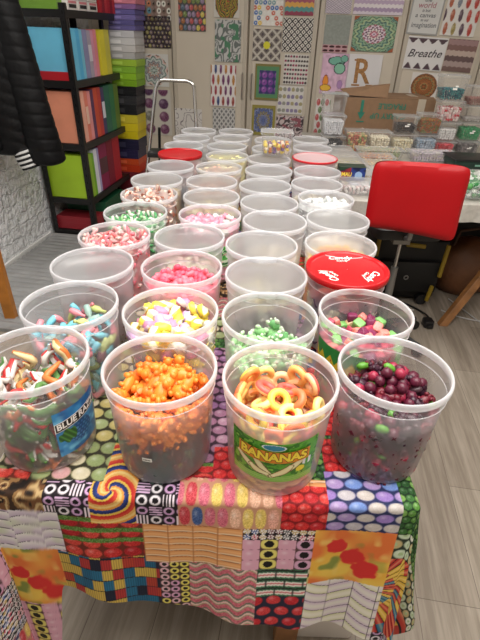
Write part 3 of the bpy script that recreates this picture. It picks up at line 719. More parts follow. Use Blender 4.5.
# second row
BB = [W(3, 'bottle', ((120, 196, 212), ), 'gummy_bottle', 'light blue gummy bottle'), W(2.2, 'bottle', ((232, 140, 150), ), 'gummy_bottle', 'pink gummy bottle'), W(1.6, 'bottle', ((196, 204, 130), ), 'gummy_bottle', 'yellow green gummy bottle'), W(1.2, 'bottle', ((150, 178, 170), ), 'gummy_bottle', 'grey green gummy bottle')]
BBl = BB+[W(3, 'bean', ((130, 84, 90),), 'jelly_bean', 'dusky red jelly bean'), W(2, 'bean', ((120, 130, 70),), 'jelly_bean', 'olive green jelly bean')]
place((-.352, .805), 2, 'second row left tub of pale blue and pink gummy bottles', 'in the blue and pink bottle tub', [(.11, BBl), (9, BB)], .14, .025, lambda x, y: .012*math.sin(x*50+1))
MM = [W(3, 'mallow', ((220, 142, 172), (228, 206, 214)), 'marshmallow_twist', 'pink and white marshmallow twist'), W(2, 'mallow', ((228, 222, 210), (230, 214, 150)), 'marshmallow_twist', 'white and lemon marshmallow twist'), W(3.2, 'mallow', ((240, 214, 80), (246, 240, 200)), 'marshmallow_twist', 'yellow marshmallow twist'), W(1, 'mallow', ((214, 170, 214), (222, 196, 216)), 'marshmallow_twist', 'lilac marshmallow twist')]
place((-.142, .791), 2, 'second row open tub heaped with pink, white and yellow marshmallows', 'in the marshmallow tub', MM, .168, .026, lambda x, y: .012*math.cos(x*30), lid='open')
GR = [W(3, 'frog', ((150, 206, 140), (196, 228, 186)), 'gummy_frog', 'pale green gummy frog'), W(1.4, 'frog', ((120, 180, 120), (200, 214, 190)), 'gummy_frog', 'mid green gummy frog'), W(.8, 'frog', ((206, 222, 190), (216, 226, 200)), 'gummy_frog', 'cream green gummy frog')]
GRl = GR+[W(1.5, 'bean', ((140, 110, 70),), 'jelly_bean', 'caramel jelly bean')]
place((.06, .783), 2, 'second row tub of pale green gummy frogs', 'in the green frog tub', [(.085, GRl), (9, GR)], .12, .027, lambda x, y: .012*math.sin(x*45+.5))
RC = [W(2.4, 'cube', ((176, 60, 84),), 'sugar_cube_jelly', 'raspberry red sugared jelly cube'), W(2, 'cube', ((120, 176, 100),), 'sugar_cube_jelly', 'green sugared jelly cube'), W(1.6, 'cube', ((226, 130, 120),), 'sugar_cube_jelly', 'salmon sugared jelly cube'), W(1.6, 'cube', ((120, 44, 80),), 'sugar_cube_jelly', 'plum sugared jelly cube'), W(.8, 'cube', ((226, 190, 150),), 'sugar_cube_jelly', 'peach sugared jelly cube')]
D2 = place((.261, .813), 2, 'second row right tub of red and green jelly cubes with a zigzag green label', 'in the red and green cube tub', RC, .135, .021, lambda x, y: .008*math.sin(x*60))
def f_zig(U, V):
    z = .55+.22*np.abs(2*((U*5) % 1)-1); z2 = .2+.22*np.abs(2*((U*5+.3) % 1)-1)
    c = np.where((V > z)[..., None], np.array((40, 130, 60.)), np.array((222, 190, 50.)))
    c = np.where((V < z-.28)[..., None], np.array((150, 60, 40.)), c); c = np.where((V < z2)[..., None], np.array((40, 36, 34.)), c)
    return c
label_patch(D2, math.radians(-175), math.radians(-95), .06, .15, f_zig)

# third row
place((-.361, .994), 3, 'third row left tub, nearly empty with one white sweet showing', 'in the nearly empty third row tub', [W(1, 'bear', ((96, 70, 64),), 'gummy_bear', 'brown gummy bear'), W(1, 'bear', ((130, 110, 110),), 'gummy_bear', 'grey brown gummy bear')], .06, .022, lid='clear')
o = link('foam_sweet', sweet_mesh('shroom', (WHITE, WHITE), 'foam_sweet'), None, (-.342, .945, .826), (.4, .2, 0), .024); tag(o, 'single white foam sweet in the nearly empty third row tub', 'sweet')
RP = [W(3, 'heart', ((228, 88, 112),), 'jelly_heart', 'coral pink jelly heart'), W(2, 'heart', ((236, 120, 136),), 'jelly_heart', 'light pink jelly heart')]
place((-.145, .994), 3, 'third row tub of coral pink jelly hearts', 'in the coral heart tub', RP, .15, .021, lambda x, y: .014*math.exp(-(x*x+y*y)/.002))
place((.058, .968), 3, 'third row tub with a low dark layer of sweets, third column', 'in the low dark third row tub', [W(1, 'bean', ((84, 70, 74),), 'jelly_bean', 'smoky dark jelly bean'), W(1, 'bean', ((110, 100, 96),), 'jelly_bean', 'grey jelly bean')], .055, .022, lid='clear')
D3 = place((.257, 1.008), 3, 'third row right tub closed with a red lid printed in white script', 'in the red-lidded third row tub', [W(1, 'cube', ((90, 70, 90),), 'sugar_cube_jelly', 'dark lilac jelly cube'), W(1, 'cube', ((170, 120, 130),), 'sugar_cube_jelly', 'dusty pink jelly cube'), W(1, 'cube', ((200, 196, 170),), 'sugar_cube_jelly', 'cream jelly cube')], .15, .022, lid='red')
for k, (aa, bb) in enumerate(((95, 0), (215, 0), (325, 0))):
    a_ = math.radians(aa); g = text_geo('Candycrush'[:5]+'land' if False else 'Candy', .026, .35, 0, .0004, .062)
    g2 = text_geo('Candy', .011, .35, 0, .0002, .03); g.merge(Geo().add([(x, y-.017, z) for x, y, z in g2.v], g2.f))
    R_ = .064; rot = a_-PI/2
    g.map(lambda x, y, z: (R_*math.cos(a_)+x*math.cos(rot)-y*math.sin(rot), R_*math.sin(a_)+x*math.sin(rot)+y*math.cos(rot), .2062))
    obj('lid_lettering', g, white_i, D3, smooth=False)

# fourth row
TW = [W(3, 'twist', ((216, 120, 132), (222, 196, 194)), 'gummy_twist', 'pink and white gummy twist'), W(1.5, 'twist', ((208, 104, 106), (216, 164, 156)), 'gummy_twist', 'salmon gummy twist'), W(.8, 'twist', ((216, 190, 182), (214, 164, 164)), 'gummy_twist', 'cream gummy twist')]
place((-.354, 1.179), 2, 'fourth row left tub full of pink and white twists', 'in the pink twist tub', TW, .172, .022)
place((-.148, 1.185), 4, 'fourth row tub with a few pale sweets low down, second column', 'in the fourth row second column tub', [W(1, 'bean', ((206, 206, 180),), 'jelly_bean', 'pale grey green jelly bean'), W(1, 'bean', ((226, 200, 190),), 'jelly_bean', 'pale rose jelly bean')], .095, .022, lid='clear')
place((.051, 1.145), 4, 'fourth row tub with a low layer of pale yellow sweets, third column', 'in the fourth row pale yellow tub', [W(1, 'bean', ((222, 206, 150),), 'jelly_bean', 'pale yellow jelly bean'), W(1, 'bean', ((205, 200, 180),), 'jelly_bean', 'stone coloured jelly bean')], .045, .022, lid='clear')
EG = [W(3, 'egg', ((232, 190, 90), (250, 140, 20)), 'fried_egg_sweet', 'white and orange gummy fried egg'), W(1, 'egg', ((246, 226, 150), (246, 200, 60)), 'fried_egg_sweet', 'yellow gummy fried egg')]
place((.267, 1.166), 4, 'fourth row right tub of gummy fried eggs', 'in the fried egg tub', EG, .155, .026, lid='clear')
# fifth row
GT = [W(3, 'twist', ((84, 156, 98), (212, 216, 202)), 'gummy_twist', 'green and white gummy twist'), W(1, 'twist', ((150, 200, 140), (200, 226, 190)), 'gummy_twist', 'light green gummy twist')]
place((-.336, 1.367), 2, 'fifth row left tub of green and white twists', 'in the green twist tub', GT, .165, .022)
PW = [W(3, 'mallow', ((226, 146, 166), (232, 180, 192)), 'marshmallow_twist', 'rose pink marshmallow'), W(1, 'mallow', (WHITE, (240, 236, 226)), 'marshmallow_twist', 'white marshmallow')]
B5 = place((-.105, 1.37), 2, 'fifth row tub of rose marshmallows with a green label band', 'in the rose marshmallow tub', PW, .172, .026, lid='open')
label_patch(B5, math.radians(-110), math.radians(-20), .06, .13, lambda U, V: pick([(50, 150, 60), (90, 180, 80), (220, 235, 210), (40, 110, 50)], np.clip(vn(U*12, V*8), 0, .99)), nx=50, nz=30)
place((.095, 1.33), 5, 'fifth row tub with a low beige layer, third column', 'in the fifth row beige tub', [W(1, 'bean', ((206, 190, 160),), 'jelly_bean', 'beige jelly bean'), W(1, 'bean', ((220, 210, 190),), 'jelly_bean', 'ivory jelly bean')], .075, .022, lid='clear')
place((.292, 1.365), 5, 'fifth row right tub of pale cream sweets', 'in the fifth row cream tub', [W(1, 'shroom', ((230, 222, 206), (214, 206, 190)), 'foam_mushroom', 'cream foam mushroom'), W(1, 'shroom', ((240, 236, 226), (226, 214, 186)), 'foam_mushroom', 'ivory foam mushroom')], .11, .024, lid='clear')
# rows further back: sweets only a few pixels each, heaped
def back(x, y, label, where, cols=None, level=.1, lid=None, shape='bean', s=.023):
    return place((x, y), 9, label, where, [W(1, shape, (c, cols[(i+1) % len(cols)]), 'x', 'y') for i, c in enumerate(cols)] if cols else None, level, s, lid=lid, small=True)
back(-.328, 1.551, 'sixth row left tub of pink and brown sweets', 'in the sixth row left tub', [(226, 176, 160), (150, 96, 80), (240, 220, 205)], .18, shape='twist')
back(-.113, 1.548, 'sixth row tub of tan and yellow sweets, second column', 'in the sixth row second column tub', [(200, 180, 130), (180, 160, 120), (214, 200, 150)], .15)
back(.084, 1.502, 'sixth row tub with hardly anything in it, third column', 'in the sixth row third column tub', [(170, 165, 160), (150, 150, 146)], .06)
back(.285, 1.575, 'sixth row right tub full of white sweets', 'in the sixth row right tub', [(216, 216, 216), (208, 212, 210)], .172, lid='open', shape='mallow', s=.026)
back(-.333, 1.734, 'seventh row left tub of golden brown sweets', 'in the seventh row left tub', [(176, 150, 100), (200, 176, 130)], .155)
back(-.125, 1.734, 'seventh row tub of rosy brown sweets, second column', 'in the seventh row second column tub', [(206, 160, 140), (220, 190, 170), (170, 120, 100)], .165)
back(.076, 1.702, 'seventh row tub with a low beige layer, third column', 'in the seventh row third column tub', [(190, 180, 165), (170, 160, 150)], .11)
back(.274, 1.747, 'seventh row right tub of pale buff sweets', 'in the seventh row right tub', [(206, 196, 176), (190, 180, 160)], .14)
back(-.312, 1.942, 'eighth row left tub, dim grey and nearly empty', 'in the eighth row left tub', [(120, 120, 124), (140, 136, 136)], .1)
back(-.11, 1.945, 'eighth row tub of cream and blush sweets, second column', 'in the eighth row second column tub', [(226, 206, 176), (226, 186, 166), (236, 226, 190)], .178)
back(.097, 1.922, 'eighth row tub with grey haze inside, third column', 'in the eighth row third column tub', [(160, 160, 160)], .08)
back(.299, 1.931, 'eighth row right tub, almost empty', 'in the eighth row right tub', [(165, 165, 168)], .08)
back(-.299, 2.152, 'ninth row left tub closed with a plain red lid', 'in the ninth row red-lidded tub', [(200, 170, 170), (220, 200, 200)], .15, 'red')
back(-.085, 2.155, 'ninth row tub of pale yellow sweets, second column', 'in the ninth row yellow tub', [(232, 222, 140), (240, 236, 180), (226, 206, 120)], .178)
back(.105, 2.12, 'ninth row tub standing before the small clear box, third column', 'in the ninth row third column tub', [(180, 170, 160)], .1)
D9 = back(.314, 2.149, 'ninth row right tub with a pale lid edged in red', 'in the ninth row right tub', [(236, 180, 180), (240, 220, 220)], .15, 'pink')
g = Geo(); g.torus(.1, .0042, 72, 8); g.v = [(x, y, z*1.1+.2075) for x, y, z in g.v]; obj('lid_edge', g, mat('red_edge', (200, 30, 40), .35), D9)['label'] = 'red edge of the lid'
back(-.307, 2.345, 'tenth row left tub, empty looking and grey', 'in the tenth row left tub', [(150, 150, 150)], .08)
back(-.095, 2.36, 'tenth row tub with a grey green tinge, second column', 'in the tenth row second column tub', [(150, 165, 150), (140, 150, 140)], .13)
back(.125, 2.335, 'tenth row lidded tub carrying the small clear box, third column', 'in the tenth row lidded tub', [(200, 180, 150), (190, 190, 170)], .14, 'clear')
back(.331, 2.385, 'tenth row right tub, pale pink low down', 'in the tenth row right tub', [(220, 170, 170), (226, 190, 190)], .12)
back(-.288, 2.53, 'eleventh row left tub at the far end by the steel hoop', 'in the eleventh row left tub', [(190, 180, 170)], .09)
back(-.08, 2.56, 'eleventh row tub of beige sweets, second column', 'in the eleventh row second column tub', [(200, 186, 160), (180, 170, 150)], .16)
back(.14, 2.545, 'eleventh row tub behind the small clear box, third column', 'in the eleventh row third column tub', [(206, 190, 160)], .12)
back(-.27, 2.735, 'last tub of the left column, at the far table end', 'in the last left column tub', [(190, 186, 180)], .1)
back(-.06, 2.75, 'last tub of the second column, at the far table end', 'in the last second column tub', [(196, 180, 160)], .12)
back(.345, 2.6, 'last tub of the right column, next to the tall box stack', 'in the last right column tub', [(180, 176, 170)], .1)

# ------------------------------------------------------------------ clear storage boxes
boxp = mat_plastic('clear_box_plastic', (228, 230, 234), .07, .4, .15, .4)
lidp = mat_plastic('box_lid_plastic', (232, 234, 236), .12, .6, .12, .4)
def heap(x, y, z, w_, d_, h, cols, shape='bean', s=.014, label='', rz=0, seed=3):
    r = random.Random(seed); g = Geo(); ms = [cm(c) for c in cols]
    nx, ny, nz = max(2, int(w_/s)), max(2, int(d_/s)), max(1, int(h/(s*.75)))
    for k in range(nz):
        for i in range(nx):
            for j in range(ny):
                if 0 < i < nx-1 and 0 < j < ny-1 and k < nz-1: continue
                px = (i+.5)/nx*w_-w_/2; py = (j+.5)/ny*d_-d_/2; kk = .86+.14*(k+1)/nz
                c = r.randrange(len(cols))
                M = Matrix.Translation(((px+r.uniform(-.15, .15)*s)*kk, (py+r.uniform(-.15, .15)*s)*kk, (k+.5)*s*.75+r.uniform(0, .2)*s))@rrot(r).to_matrix().to_4x4()@Matrix.Scale(s*1.05, 4)
                o0 = len(g.m); g.merge(SH[shape], M)
                for q in range(o0, len(g.m)): g.m[q] = c if g.m[q] == 0 else (c+1) % len(cols)
    o = obj('sweets', g, ms, None, loc=(x, y, z), rot=(0, 0, rz)); return tag(o, label, 'sweets', kind='stuff')
def cbox(x, y, z, w_, d_, h, label, cols=None, fillh=.6, rz=0, shape='bean', s=.014, clabel='', lidm=None, bodym=None, sticker=False, name='storage_box', group='clear boxes on the rear table'):
    t = thing(name, label, 'storage box', (x, y, z), rz, group)
    g = Geo(); n = 4; r = .018
    k0 = .86
    def ring(kx, zz, inset=0):
        out = []
        for (sx, sy, a0) in ((1, 1, 0), (-1, 1, 90), (-1, -1, 180), (1, -1, 270)):
            for i in range(n+1):
                a = math.radians(a0+90*i/n); out.append(((sx*(w_/2-r)+(r-inset)*math.cos(a))*kx, (sy*(d_/2-r)+(r-inset)*math.sin(a))*kx, zz))
        return out
    N = 4*(n+1); lv = [(k0, .001, .004), (k0, .005, 0), (.97, h*.86, 0), (1.0, h*.87, 0), (1.0, h*.92, 0)]
    vs = []
    for kx, zz, ins in lv: vs += ring(kx, zz, ins)
    fs = [(j*N+i, j*N+(i+1) % N, (j+1)*N+(i+1) % N, (j+1)*N+i) for j in range(len(lv)-1) for i in range(N)]+[tuple(range(N))[::-1]]
    g.add(vs, fs); obj('box_body', g, bodym or boxp, t)
    g = Geo(); lv = [(1.02, h*.88, 0), (1.05, h*.885, 0), (1.05, h*.97, 0), (1.03, h, .002), (.97, h, 0), (.95, h*.965, 0)]; vs = []
    for kx, zz, ins in lv: vs += ring(kx, zz, ins)
    fs = [(j*N+i, j*N+(i+1) % N, (j+1)*N+(i+1) % N, (j+1)*N+i) for j in range(len(lv)-1) for i in range(N)]+[tuple((len(lv)-1)*N+i for i in range(N))]
    g.add(vs, fs); obj('box_lid', g, lidm or lidp, t)
    if sticker:
        g = Geo(); yy = -d_/2*.935-.0015; g.box(-.016, .012, yy-.001, yy, h*.42, h*.5); g.box(-.002, .018, yy-.001, yy, h*.53, h*.59); obj('sticker', g, white_i, t, smooth=False)['label'] = 'white sticker'
    if cols: heap(x, y, z+.005, w_*.86, d_*.86, h*.84*fillh, cols, shape, s, clabel or 'small sweets inside the '+label.split(',')[0], rz, int(x*977+z*131))
    return t
# small box on the tub lid
cbox(.138, 2.205, .9615, .142, .11, .1, 'small clear box of mixed purple and yellow sweets standing on a lidded tub', [(120, 90, 140), (232, 206, 90), (236, 220, 200), (200, 120, 60)], .62, shape='cube', s=.018, name='clear_box', group='')

# ------------------------------------------------------------------ rear table
RT = (.46, 2.3, 2.24, 3.95); RZ = .75
t = thing('rear_table', 'second table behind the red chair under a grey crinkled sheet', 'table', (0, 0, 0))
g = Geo(); g.box(RT[0], RT[1], RT[2], RT[3], RZ-.035, RZ-.004); obj('table_top', g, oak, t, smooth=False)
for (x, y) in ((.52, 2.95), (2.2, 3.85), (.52, 3.85)):
    g = Geo(); g.box(x-.025, x+.025, y-.025, y+.025, 0, RZ-.035); obj('leg', g, oak, t, smooth=False)
# slanted trestle leg
g = Geo(); g.add([(1.175, 2.27, 0), (1.225, 2.27, 0), (1.225, 2.31, 0), (1.175, 2.31, 0), (1.68, 2.55, .715), (1.73, 2.55, .715), (1.73, 2.59, .715), (1.68, 2.59, .715)], [(3, 2, 1, 0), (4, 5, 6, 7), (0, 1, 5, 4), (1, 2, 6, 5), (2, 3, 7, 6), (3, 0, 4, 7)])
obj('leg', g, oak, t, smooth=False, bevel=.003)['label'] = 'slanting wooden trestle leg'
g = Geo(); nx, ny = 150, 130
U, V = np.meshgrid(np.linspace(RT[0]-.02, RT[1]+.02, nx), np.linspace(RT[2]-.10, RT[3], ny))
ov = np.maximum(RT[2]-V, 0); wr = .004*(vn(U*18, V*18)-.5)+.004*(vn(U*50, V*40, 5)-.5)
ZZ = np.where(ov > 0, RZ+.001-np.maximum(ov-.008, 0)*.97, RZ+.002)+np.abs(wr)*(ov <= 0); YS = np.where(ov > 0, RT[2]-np.minimum(ov, .012)-ov*.12*np.abs(np.sin(U*21+1.5*vn(U*5, V*2)))-.02*ov/.14, V)
g.v = list(zip(U.ravel(), YS.ravel(), ZZ.ravel())); g.f = [(j*nx+i, j*nx+i+1, (j+1)*nx+i+1, (j+1)*nx+i) for j in range(ny-1) for i in range(nx-1)]; g.m = [0]*len(g.f)
tag(obj('table_cover', g, mat('grey_sheet', (182, 178, 170), .35, noise=.1, nscale=30, bump=.4, bscale=60), None), 'crinkled grey plastic sheet over the rear table', 'table cover')
CB = (lambda *a, **k: cbox(*a, **k))
Z0 = RZ+.0065
# left column of three
CB(.585, 3.3, Z0, .15, .15, .105, 'lowest clear box of the left stack, dark with a white sticker', [(60, 58, 60), (90, 88, 90)], .8, sticker=True)
CB(.575, 3.3, Z0+.107, .15, .15, .125, 'middle clear box of the left stack, full of pearly white sweets', [(236, 236, 238), (226, 226, 230)], .8, shape='berry')
CB(.565, 3.3, Z0+.234, .155, .155, .125, 'topmost clear box of the left stack, empty looking', None)
row1 = [(.745, 3.3, 'clear box of mixed beige and green sweets right of the left stack', [(226, 190, 140), (150, 160, 100), (190, 110, 90)], .14),
        (.905, 3.32, 'clear box of ivory sweets before the carton arrow', [(244, 236, 214), (236, 224, 200)], .135),
        (1.07, 3.34, 'clear box of cream popcorn-like sweets under the dark box', [(240, 232, 206), (230, 216, 180)], .12),
        (1.235, 3.36, 'clear box of pale blue sweets under the amber box', [(160, 180, 200), (190, 200, 214)], .12),
        (1.37, 3.38, 'clear box of red sweets at the foot of the tall stack', [(200, 50, 60), (226, 90, 100)], .078),
        (1.545, 3.40, 'clear box of grey sweets with a white sticker at the right edge', [(90, 84, 84), (140, 130, 130)], .08)]
for i, (x, y, lb, cols, h) in enumerate(row1): CB(x, y, Z0, .15, .14, h, lb, cols, .92, sticker=(i == 5), shape='berry', s=.018)
CB(1.075, 3.36, Z0+.122, .15, .14, .11, 'clear box of near black sweets, on the cream box', [(44, 38, 38), (60, 50, 46)], .6, sticker=True)
CB(1.245, 3.38, Z0+.122, .155, .14, .125, 'clear box of amber brown sweets, on the pale blue box', [(190, 110, 50), (150, 90, 40), (120, 130, 60)], .8)
CB(1.37, 3.4, Z0+.080, .15, .14, .118, 'clear box of white sweets in the tall stack, above the red one', [(240, 238, 236)], .8, shape='berry', s=.018)
CB(1.365, 3.4, Z0+.200, .155, .14, .13, 'clear box of red and white sweets in the tall stack', [(240, 226, 220), (206, 60, 70), (236, 190, 190)], .85, shape='cube', s=.018)
CB(1.345, 3.4, Z0+.332, .165, .15, .15, 'topmost clear box of the tall stack, with teal sweets', [(30, 110, 120), (40, 140, 140), (20, 70, 90)], .55, sticker=True)
CB(1.545, 3.42, Z0+.082, .15, .14, .115, 'clear box of green sweets at the right edge', [(40, 150, 90), (60, 176, 110)], .8, sticker=True)
CB(1.545, 3.42, Z0+.200, .15, .14, .1, 'clear box with a pale grey layer at the right edge', [(190, 184, 180)], .3)
CB(1.54, 3.42, Z0+.302, .155, .14, .12, 'topmost clear box at the right edge, rosy brown inside', [(170, 120, 110), (150, 100, 90)], .5)
# shallow boxes marching towards the viewer
for k in range(5):
    CB(.585+.004*k, 3.1-.15*k, Z0, .19, .135, .062, ['shallow clear box nearest the left stack', 'second shallow clear box from the left stack', 'middle one of the shallow clear boxes', 'fourth shallow clear box, before the orange mixed one', 'shallow clear box just behind the printed carton'][k], [[(170, 160, 150), (190, 180, 170)], [(200, 190, 176)], [(214, 200, 120), (200, 190, 170)], [(220, 180, 120), (200, 190, 176)], [(214, 190, 150), (206, 196, 186)]][k], .9)
for k, (x, y, w_, lb, cols) in enumerate(((.87, 3.12, .3, 'long shallow clear tray of beige and green sweets', [(200, 180, 150), (160, 170, 130)]), (1.2, 3.1, .3, 'long shallow clear tray tinted lilac', [(200, 186, 200), (206, 196, 190)]),
      (.8, 2.93, .22, 'clear tray of orange and brown sweets behind the chair', [(200, 130, 80), (170, 110, 80), (220, 190, 150)]), (.79, 2.76, .2, 'clear tray of tan sweets behind the chair', [(190, 160, 120), (214, 190, 150)]), (.78, 2.6, .18, 'clear tray of ivory sweets behind the chair', [(220, 206, 180)]))):
    CB(x, y, Z0, w_, .14, .06, lb, cols, 1.05, s=.017)
for k, (x, y, lb) in enumerate(((.57, 2.36-.02, 'clear tray of white packets beside the printed carton'), (.73, 2.52, 'clear tray of white packets left of the chair back'), (.74, 2.34, 'clear tray of pale pink packets left of the chair back'))):
    CB(x, y, Z0, .17, .16, .055, lb, [(236, 234, 232), (226, 206, 206)], .8, s=.02)
darkg = mat('dark_green_plastic', (24, 52, 44), .35)
t = thing('lidded_tray', 'dark green flat box at the right, before the grey-filled box', 'box', (1.42, 2.98, Z0)); g = Geo(); g.rbox(-.15, .15, -.1, .1, 0, .05, .012, taper=.95); obj('box_body', g, darkg, t)
g = Geo(); g.rbox(-.158, .158, -.106, .106, .0505, .062, .012); obj('box_lid', g, mat('black_plastic', (26, 26, 28), .4), t); g = Geo(); g.box(-.02, .02, -.1015, -.1005, .022, .032); obj('sticker', g, mat('pale_green_ink', (120, 170, 150), .5), t, smooth=False)
# printed carton
t = thing('sweet_carton', 'small dark printed carton with yellow and blue artwork beside the tubs', 'carton', (.56, 2.47, Z0), math.radians(-3))
g = Geo(); g.rbox(-.07, .07, -.04, .04, 0, .1, .004); obj('carton_body', g, mat('carton_green', (46, 60, 48), .5), t)
nx = 60; U, V = np.meshgrid(np.linspace(0, 1, nx), np.linspace(0, 1, nx))
cc = cst(U, (36, 60, 130)); cc = np.where((U < .45)[..., None], np.array((150, 40, 50.)), cc); cc = mixc(cc, (20, 26, 60), (vn(U*7, V*7)-.4)*2)
cc = np.where((V < .3)[..., None], np.array((50, 66, 52.)), cc); cc = np.where((((U-.75)/.14)**2+((V-.6)/.2)**2 < 1)[..., None], np.array((150, 180, 215.)), cc); cc = np.where(((V-.16-.5*U) > .62)[..., None], np.array((40, 70, 50.)), cc)
g = Geo(); g.v = [(-.068+.136*u, -.0412, .002+.096*v) for u, v in zip(U.ravel(), V.ravel())]; g.f = [(j*nx+i, j*nx+i+1, (j+1)*nx+i+1, (j+1)*nx+i) for j in range(nx-1) for i in range(nx-1)]; g.m = [0]*len(g.f)
obj('label', g, mat_vcol('printed_label'), t, col=cc.reshape(-1, 3))
g = text_geo('MAU', .028, 0, 0, .0008, .052); g.map(lambda x, y, z: (x-.028, -.0418, y+.062)); obj('lettering', g, mat('ink_yellow', (250, 222, 70), .5), t, smooth=False)
# bag of green and white foam sweets
o = heap(1.23, 2.42, Z0, .26, .3, .075, [(40, 120, 60), (236, 238, 232), (90, 160, 90), (220, 226, 214)], 'berry', .032, 'heap of green and white sweets at the front right of the rear table')
t = thing('sweet_bag', 'clear crumpled bag around the green and white sweets', 'bag', (1.23, 2.42, Z0)); g = Geo(); g.ball((0, 0, .04), (.19, .2, .062), 0, 28, 12, .05); obj('bag_film', g, boxp, t)
t = thing('film_roll', 'crumpled clear film lying along the rear table front edge', 'film', (1.05, 2.28, Z0)); g = Geo()
g.tube([(-.12+.03*i, .015*math.sin(i*1.7), .022+.006*math.cos(i*2.1)) for i in range(13)], [.014+.006*abs(math.sin(i*1.3)) for i in range(13)], 10); obj('film', g, lidp, t)

# cardboard box
card = mat('cardboard', (138, 108, 82), .8, noise=.06, nscale=25); tape = mat('parcel_tape', (190, 178, 160), .3)
t = thing('cardboard_box', 'brown FRAGILE cardboard box standing upside down behind the clear boxes', 'box', (.70, 3.62, Z0), math.radians(2))
g = Geo(); g.box(0, .66, 0, .4, 0, .3); obj('box_body', g, card, t, smooth=False, bevel=.003)
g = Geo(); g.add([(0.01, 0, .302), (.3, .0, .302), (.33, -.1, .385), (-.03, -.1, .33), (0.01, 0, .306), (.3, 0, .306), (.33, -.1, .389), (-.03, -.1, .334)], [(3, 2, 1, 0), (4, 5, 6, 7), (0, 1, 5, 4), (1, 2, 6, 5), (2, 3, 7, 6), (3, 0, 4, 7)]); g.v = [(x+.0, -y*0+(-y), z) if False else (x, -y*.9, z+.012*(x < .1)) for x, y, z in g.v]; obj('flap', g, card, t, smooth=False)['label'] = 'raised top flap'
g = Geo(); g.add([(.3, 0.0, .302), (.655, 0, .302), (.655, -.06, .312), (.34, -.06, .312)], [(0, 1, 2, 3)]); g.v = [(x, -y, z) for x, y, z in g.v]; obj('flap', g, card, t, smooth=False)
g = Geo(); g.box(.53, .585, -.0015, 0, .0, .3); g.box(.53, .585, -.0015, .3, .3, .3015); obj('tape', g, tape, t, smooth=False)
grn = mat('green_print', (40, 120, 100), .7)
for body, cx, zc, sz, wd in (('FRAGILE', .345, .25, .052, .2), ('CARRY UP', .325, .185, .052, .26)):
    g = text_geo(body, sz, 0, 0, .001, wd); g.map(lambda x, y, z: (cx-x, -.0022, zc-y)); obj('lettering', g, grn, t, smooth=False)
g = Geo(); g.box(.117, .138, -.003, -.001, .195, .285); g.add([(.1, -.003, .205), (.155, -.003, .205), (.1275, -.003, .155)], [(0, 1, 2)]); g.box(.1, .155, -.003, -.001, .138, .147); obj('arrow', g, grn, t, smooth=False)['label'] = 'green printed arrow pointing down'

# ------------------------------------------------------------------ red chair
redl = mat('red_leather', (172, 8, 18), .5, spec=.3, noise=.05, nscale=6, coat=.1); blk = mat('black_plastic', (26, 26, 28), .4); chrome = mat('chrome', (215, 215, 215), .12, metal=1); greym = mat('grey_metal', (140, 140, 138), .4, metal=.6)
t = thing('office_chair', 'red upholstered swivel chair with its back towards the tubs', 'chair', (.79, 2.15, 0), 0)
pts = [Vector((.513, 1.885, 1.018)), Vector((.885, 1.835, 1.02)), Vector((.9, 1.84, .70)), Vector((.523, 1.9, .737))]; orig = Vector((.79, 2.15, 0))
g = Geo(); nu, nv = 26, 22
def bp(u, v, side):
    p = (pts[3]*(1-u)+pts[2]*u)*(1-v)+(pts[0]*(1-u)+pts[1]*u)*v
    e = (1-abs(2*u-1)**9)*(1-abs(2*v-1)**9); nrm = Vector((-.14, -1, .1)).normalized()
    return p+nrm*(side*.028*math.sqrt(max(e, 0)))+nrm*(-.02*(1-(2*u-1)**2))-orig
def sq(u, v):   # rounded corners
    a, b = 2*u-1, 2*v-1
    k = 1-.035*(abs(a)**6*abs(b)**6)*2.0
    return ((a*k)+1)/2, ((b*k)+1)/2
vs = []; fs = []
for side in (1, -1):
    for j in range(nv+1):
        for i in range(nu+1): vs.append(bp(*sq(i/nu, j/nv), side))
M_ = (nu+1)*(nv+1)
for j in range(nv):
    for i in range(nu):
        a0 = j*(nu+1)+i; fs.append((a0, a0+1, a0+nu+2, a0+nu+1)); a1 = a0+M_; fs.append((a1, a1+nu+1, a1+nu+2, a1+1))
g.add(vs, fs); o = obj('backrest', g, redl, t); 
g = Geo(); g.rbox(-.2, .13, -.19, .03, .645, .70, .05, 0, 4); obj('seat', g, blk, t)
g = Geo(); g.box(-.07, .01, -.1, .02, .595, .62); g.tube([(-.05, -.24, .78), (-.05, -.23, .68), (-.05, -.1, .63)], .012, 8); obj('back_bracket', g, greym, t)
g = Geo(); g.tube([(0, 0, .62), (0, 0, .41)], .0085, 12); obj('gas_lift', g, chrome, t)
g = Geo(); g.tube([(0, 0, .43), (0, 0, .08)], [.018, .023], 16); obj('column', g, greym, t)
g = Geo(); g.ball((0, 0, .085), (.04, .04, .03))
for k in range(5): a_ = 2*PI*k/5+.4; g.tube([(0, 0, .09), (.24*math.cos(a_), .24*math.sin(a_), .065)], [.02, .012], 8)
obj('star_base', g, blk, t)
for k in range(5): a_ = 2*PI*k/5+.4; g = Geo(); g.tube([(.24*math.cos(a_)-.02*math.sin(a_), .24*math.sin(a_)+.02*math.cos(a_), .026), (.24*math.cos(a_)+.02*math.sin(a_), .24*math.sin(a_)-.02*math.cos(a_), .026)], .026, 14); obj('castor', g, blk, t)

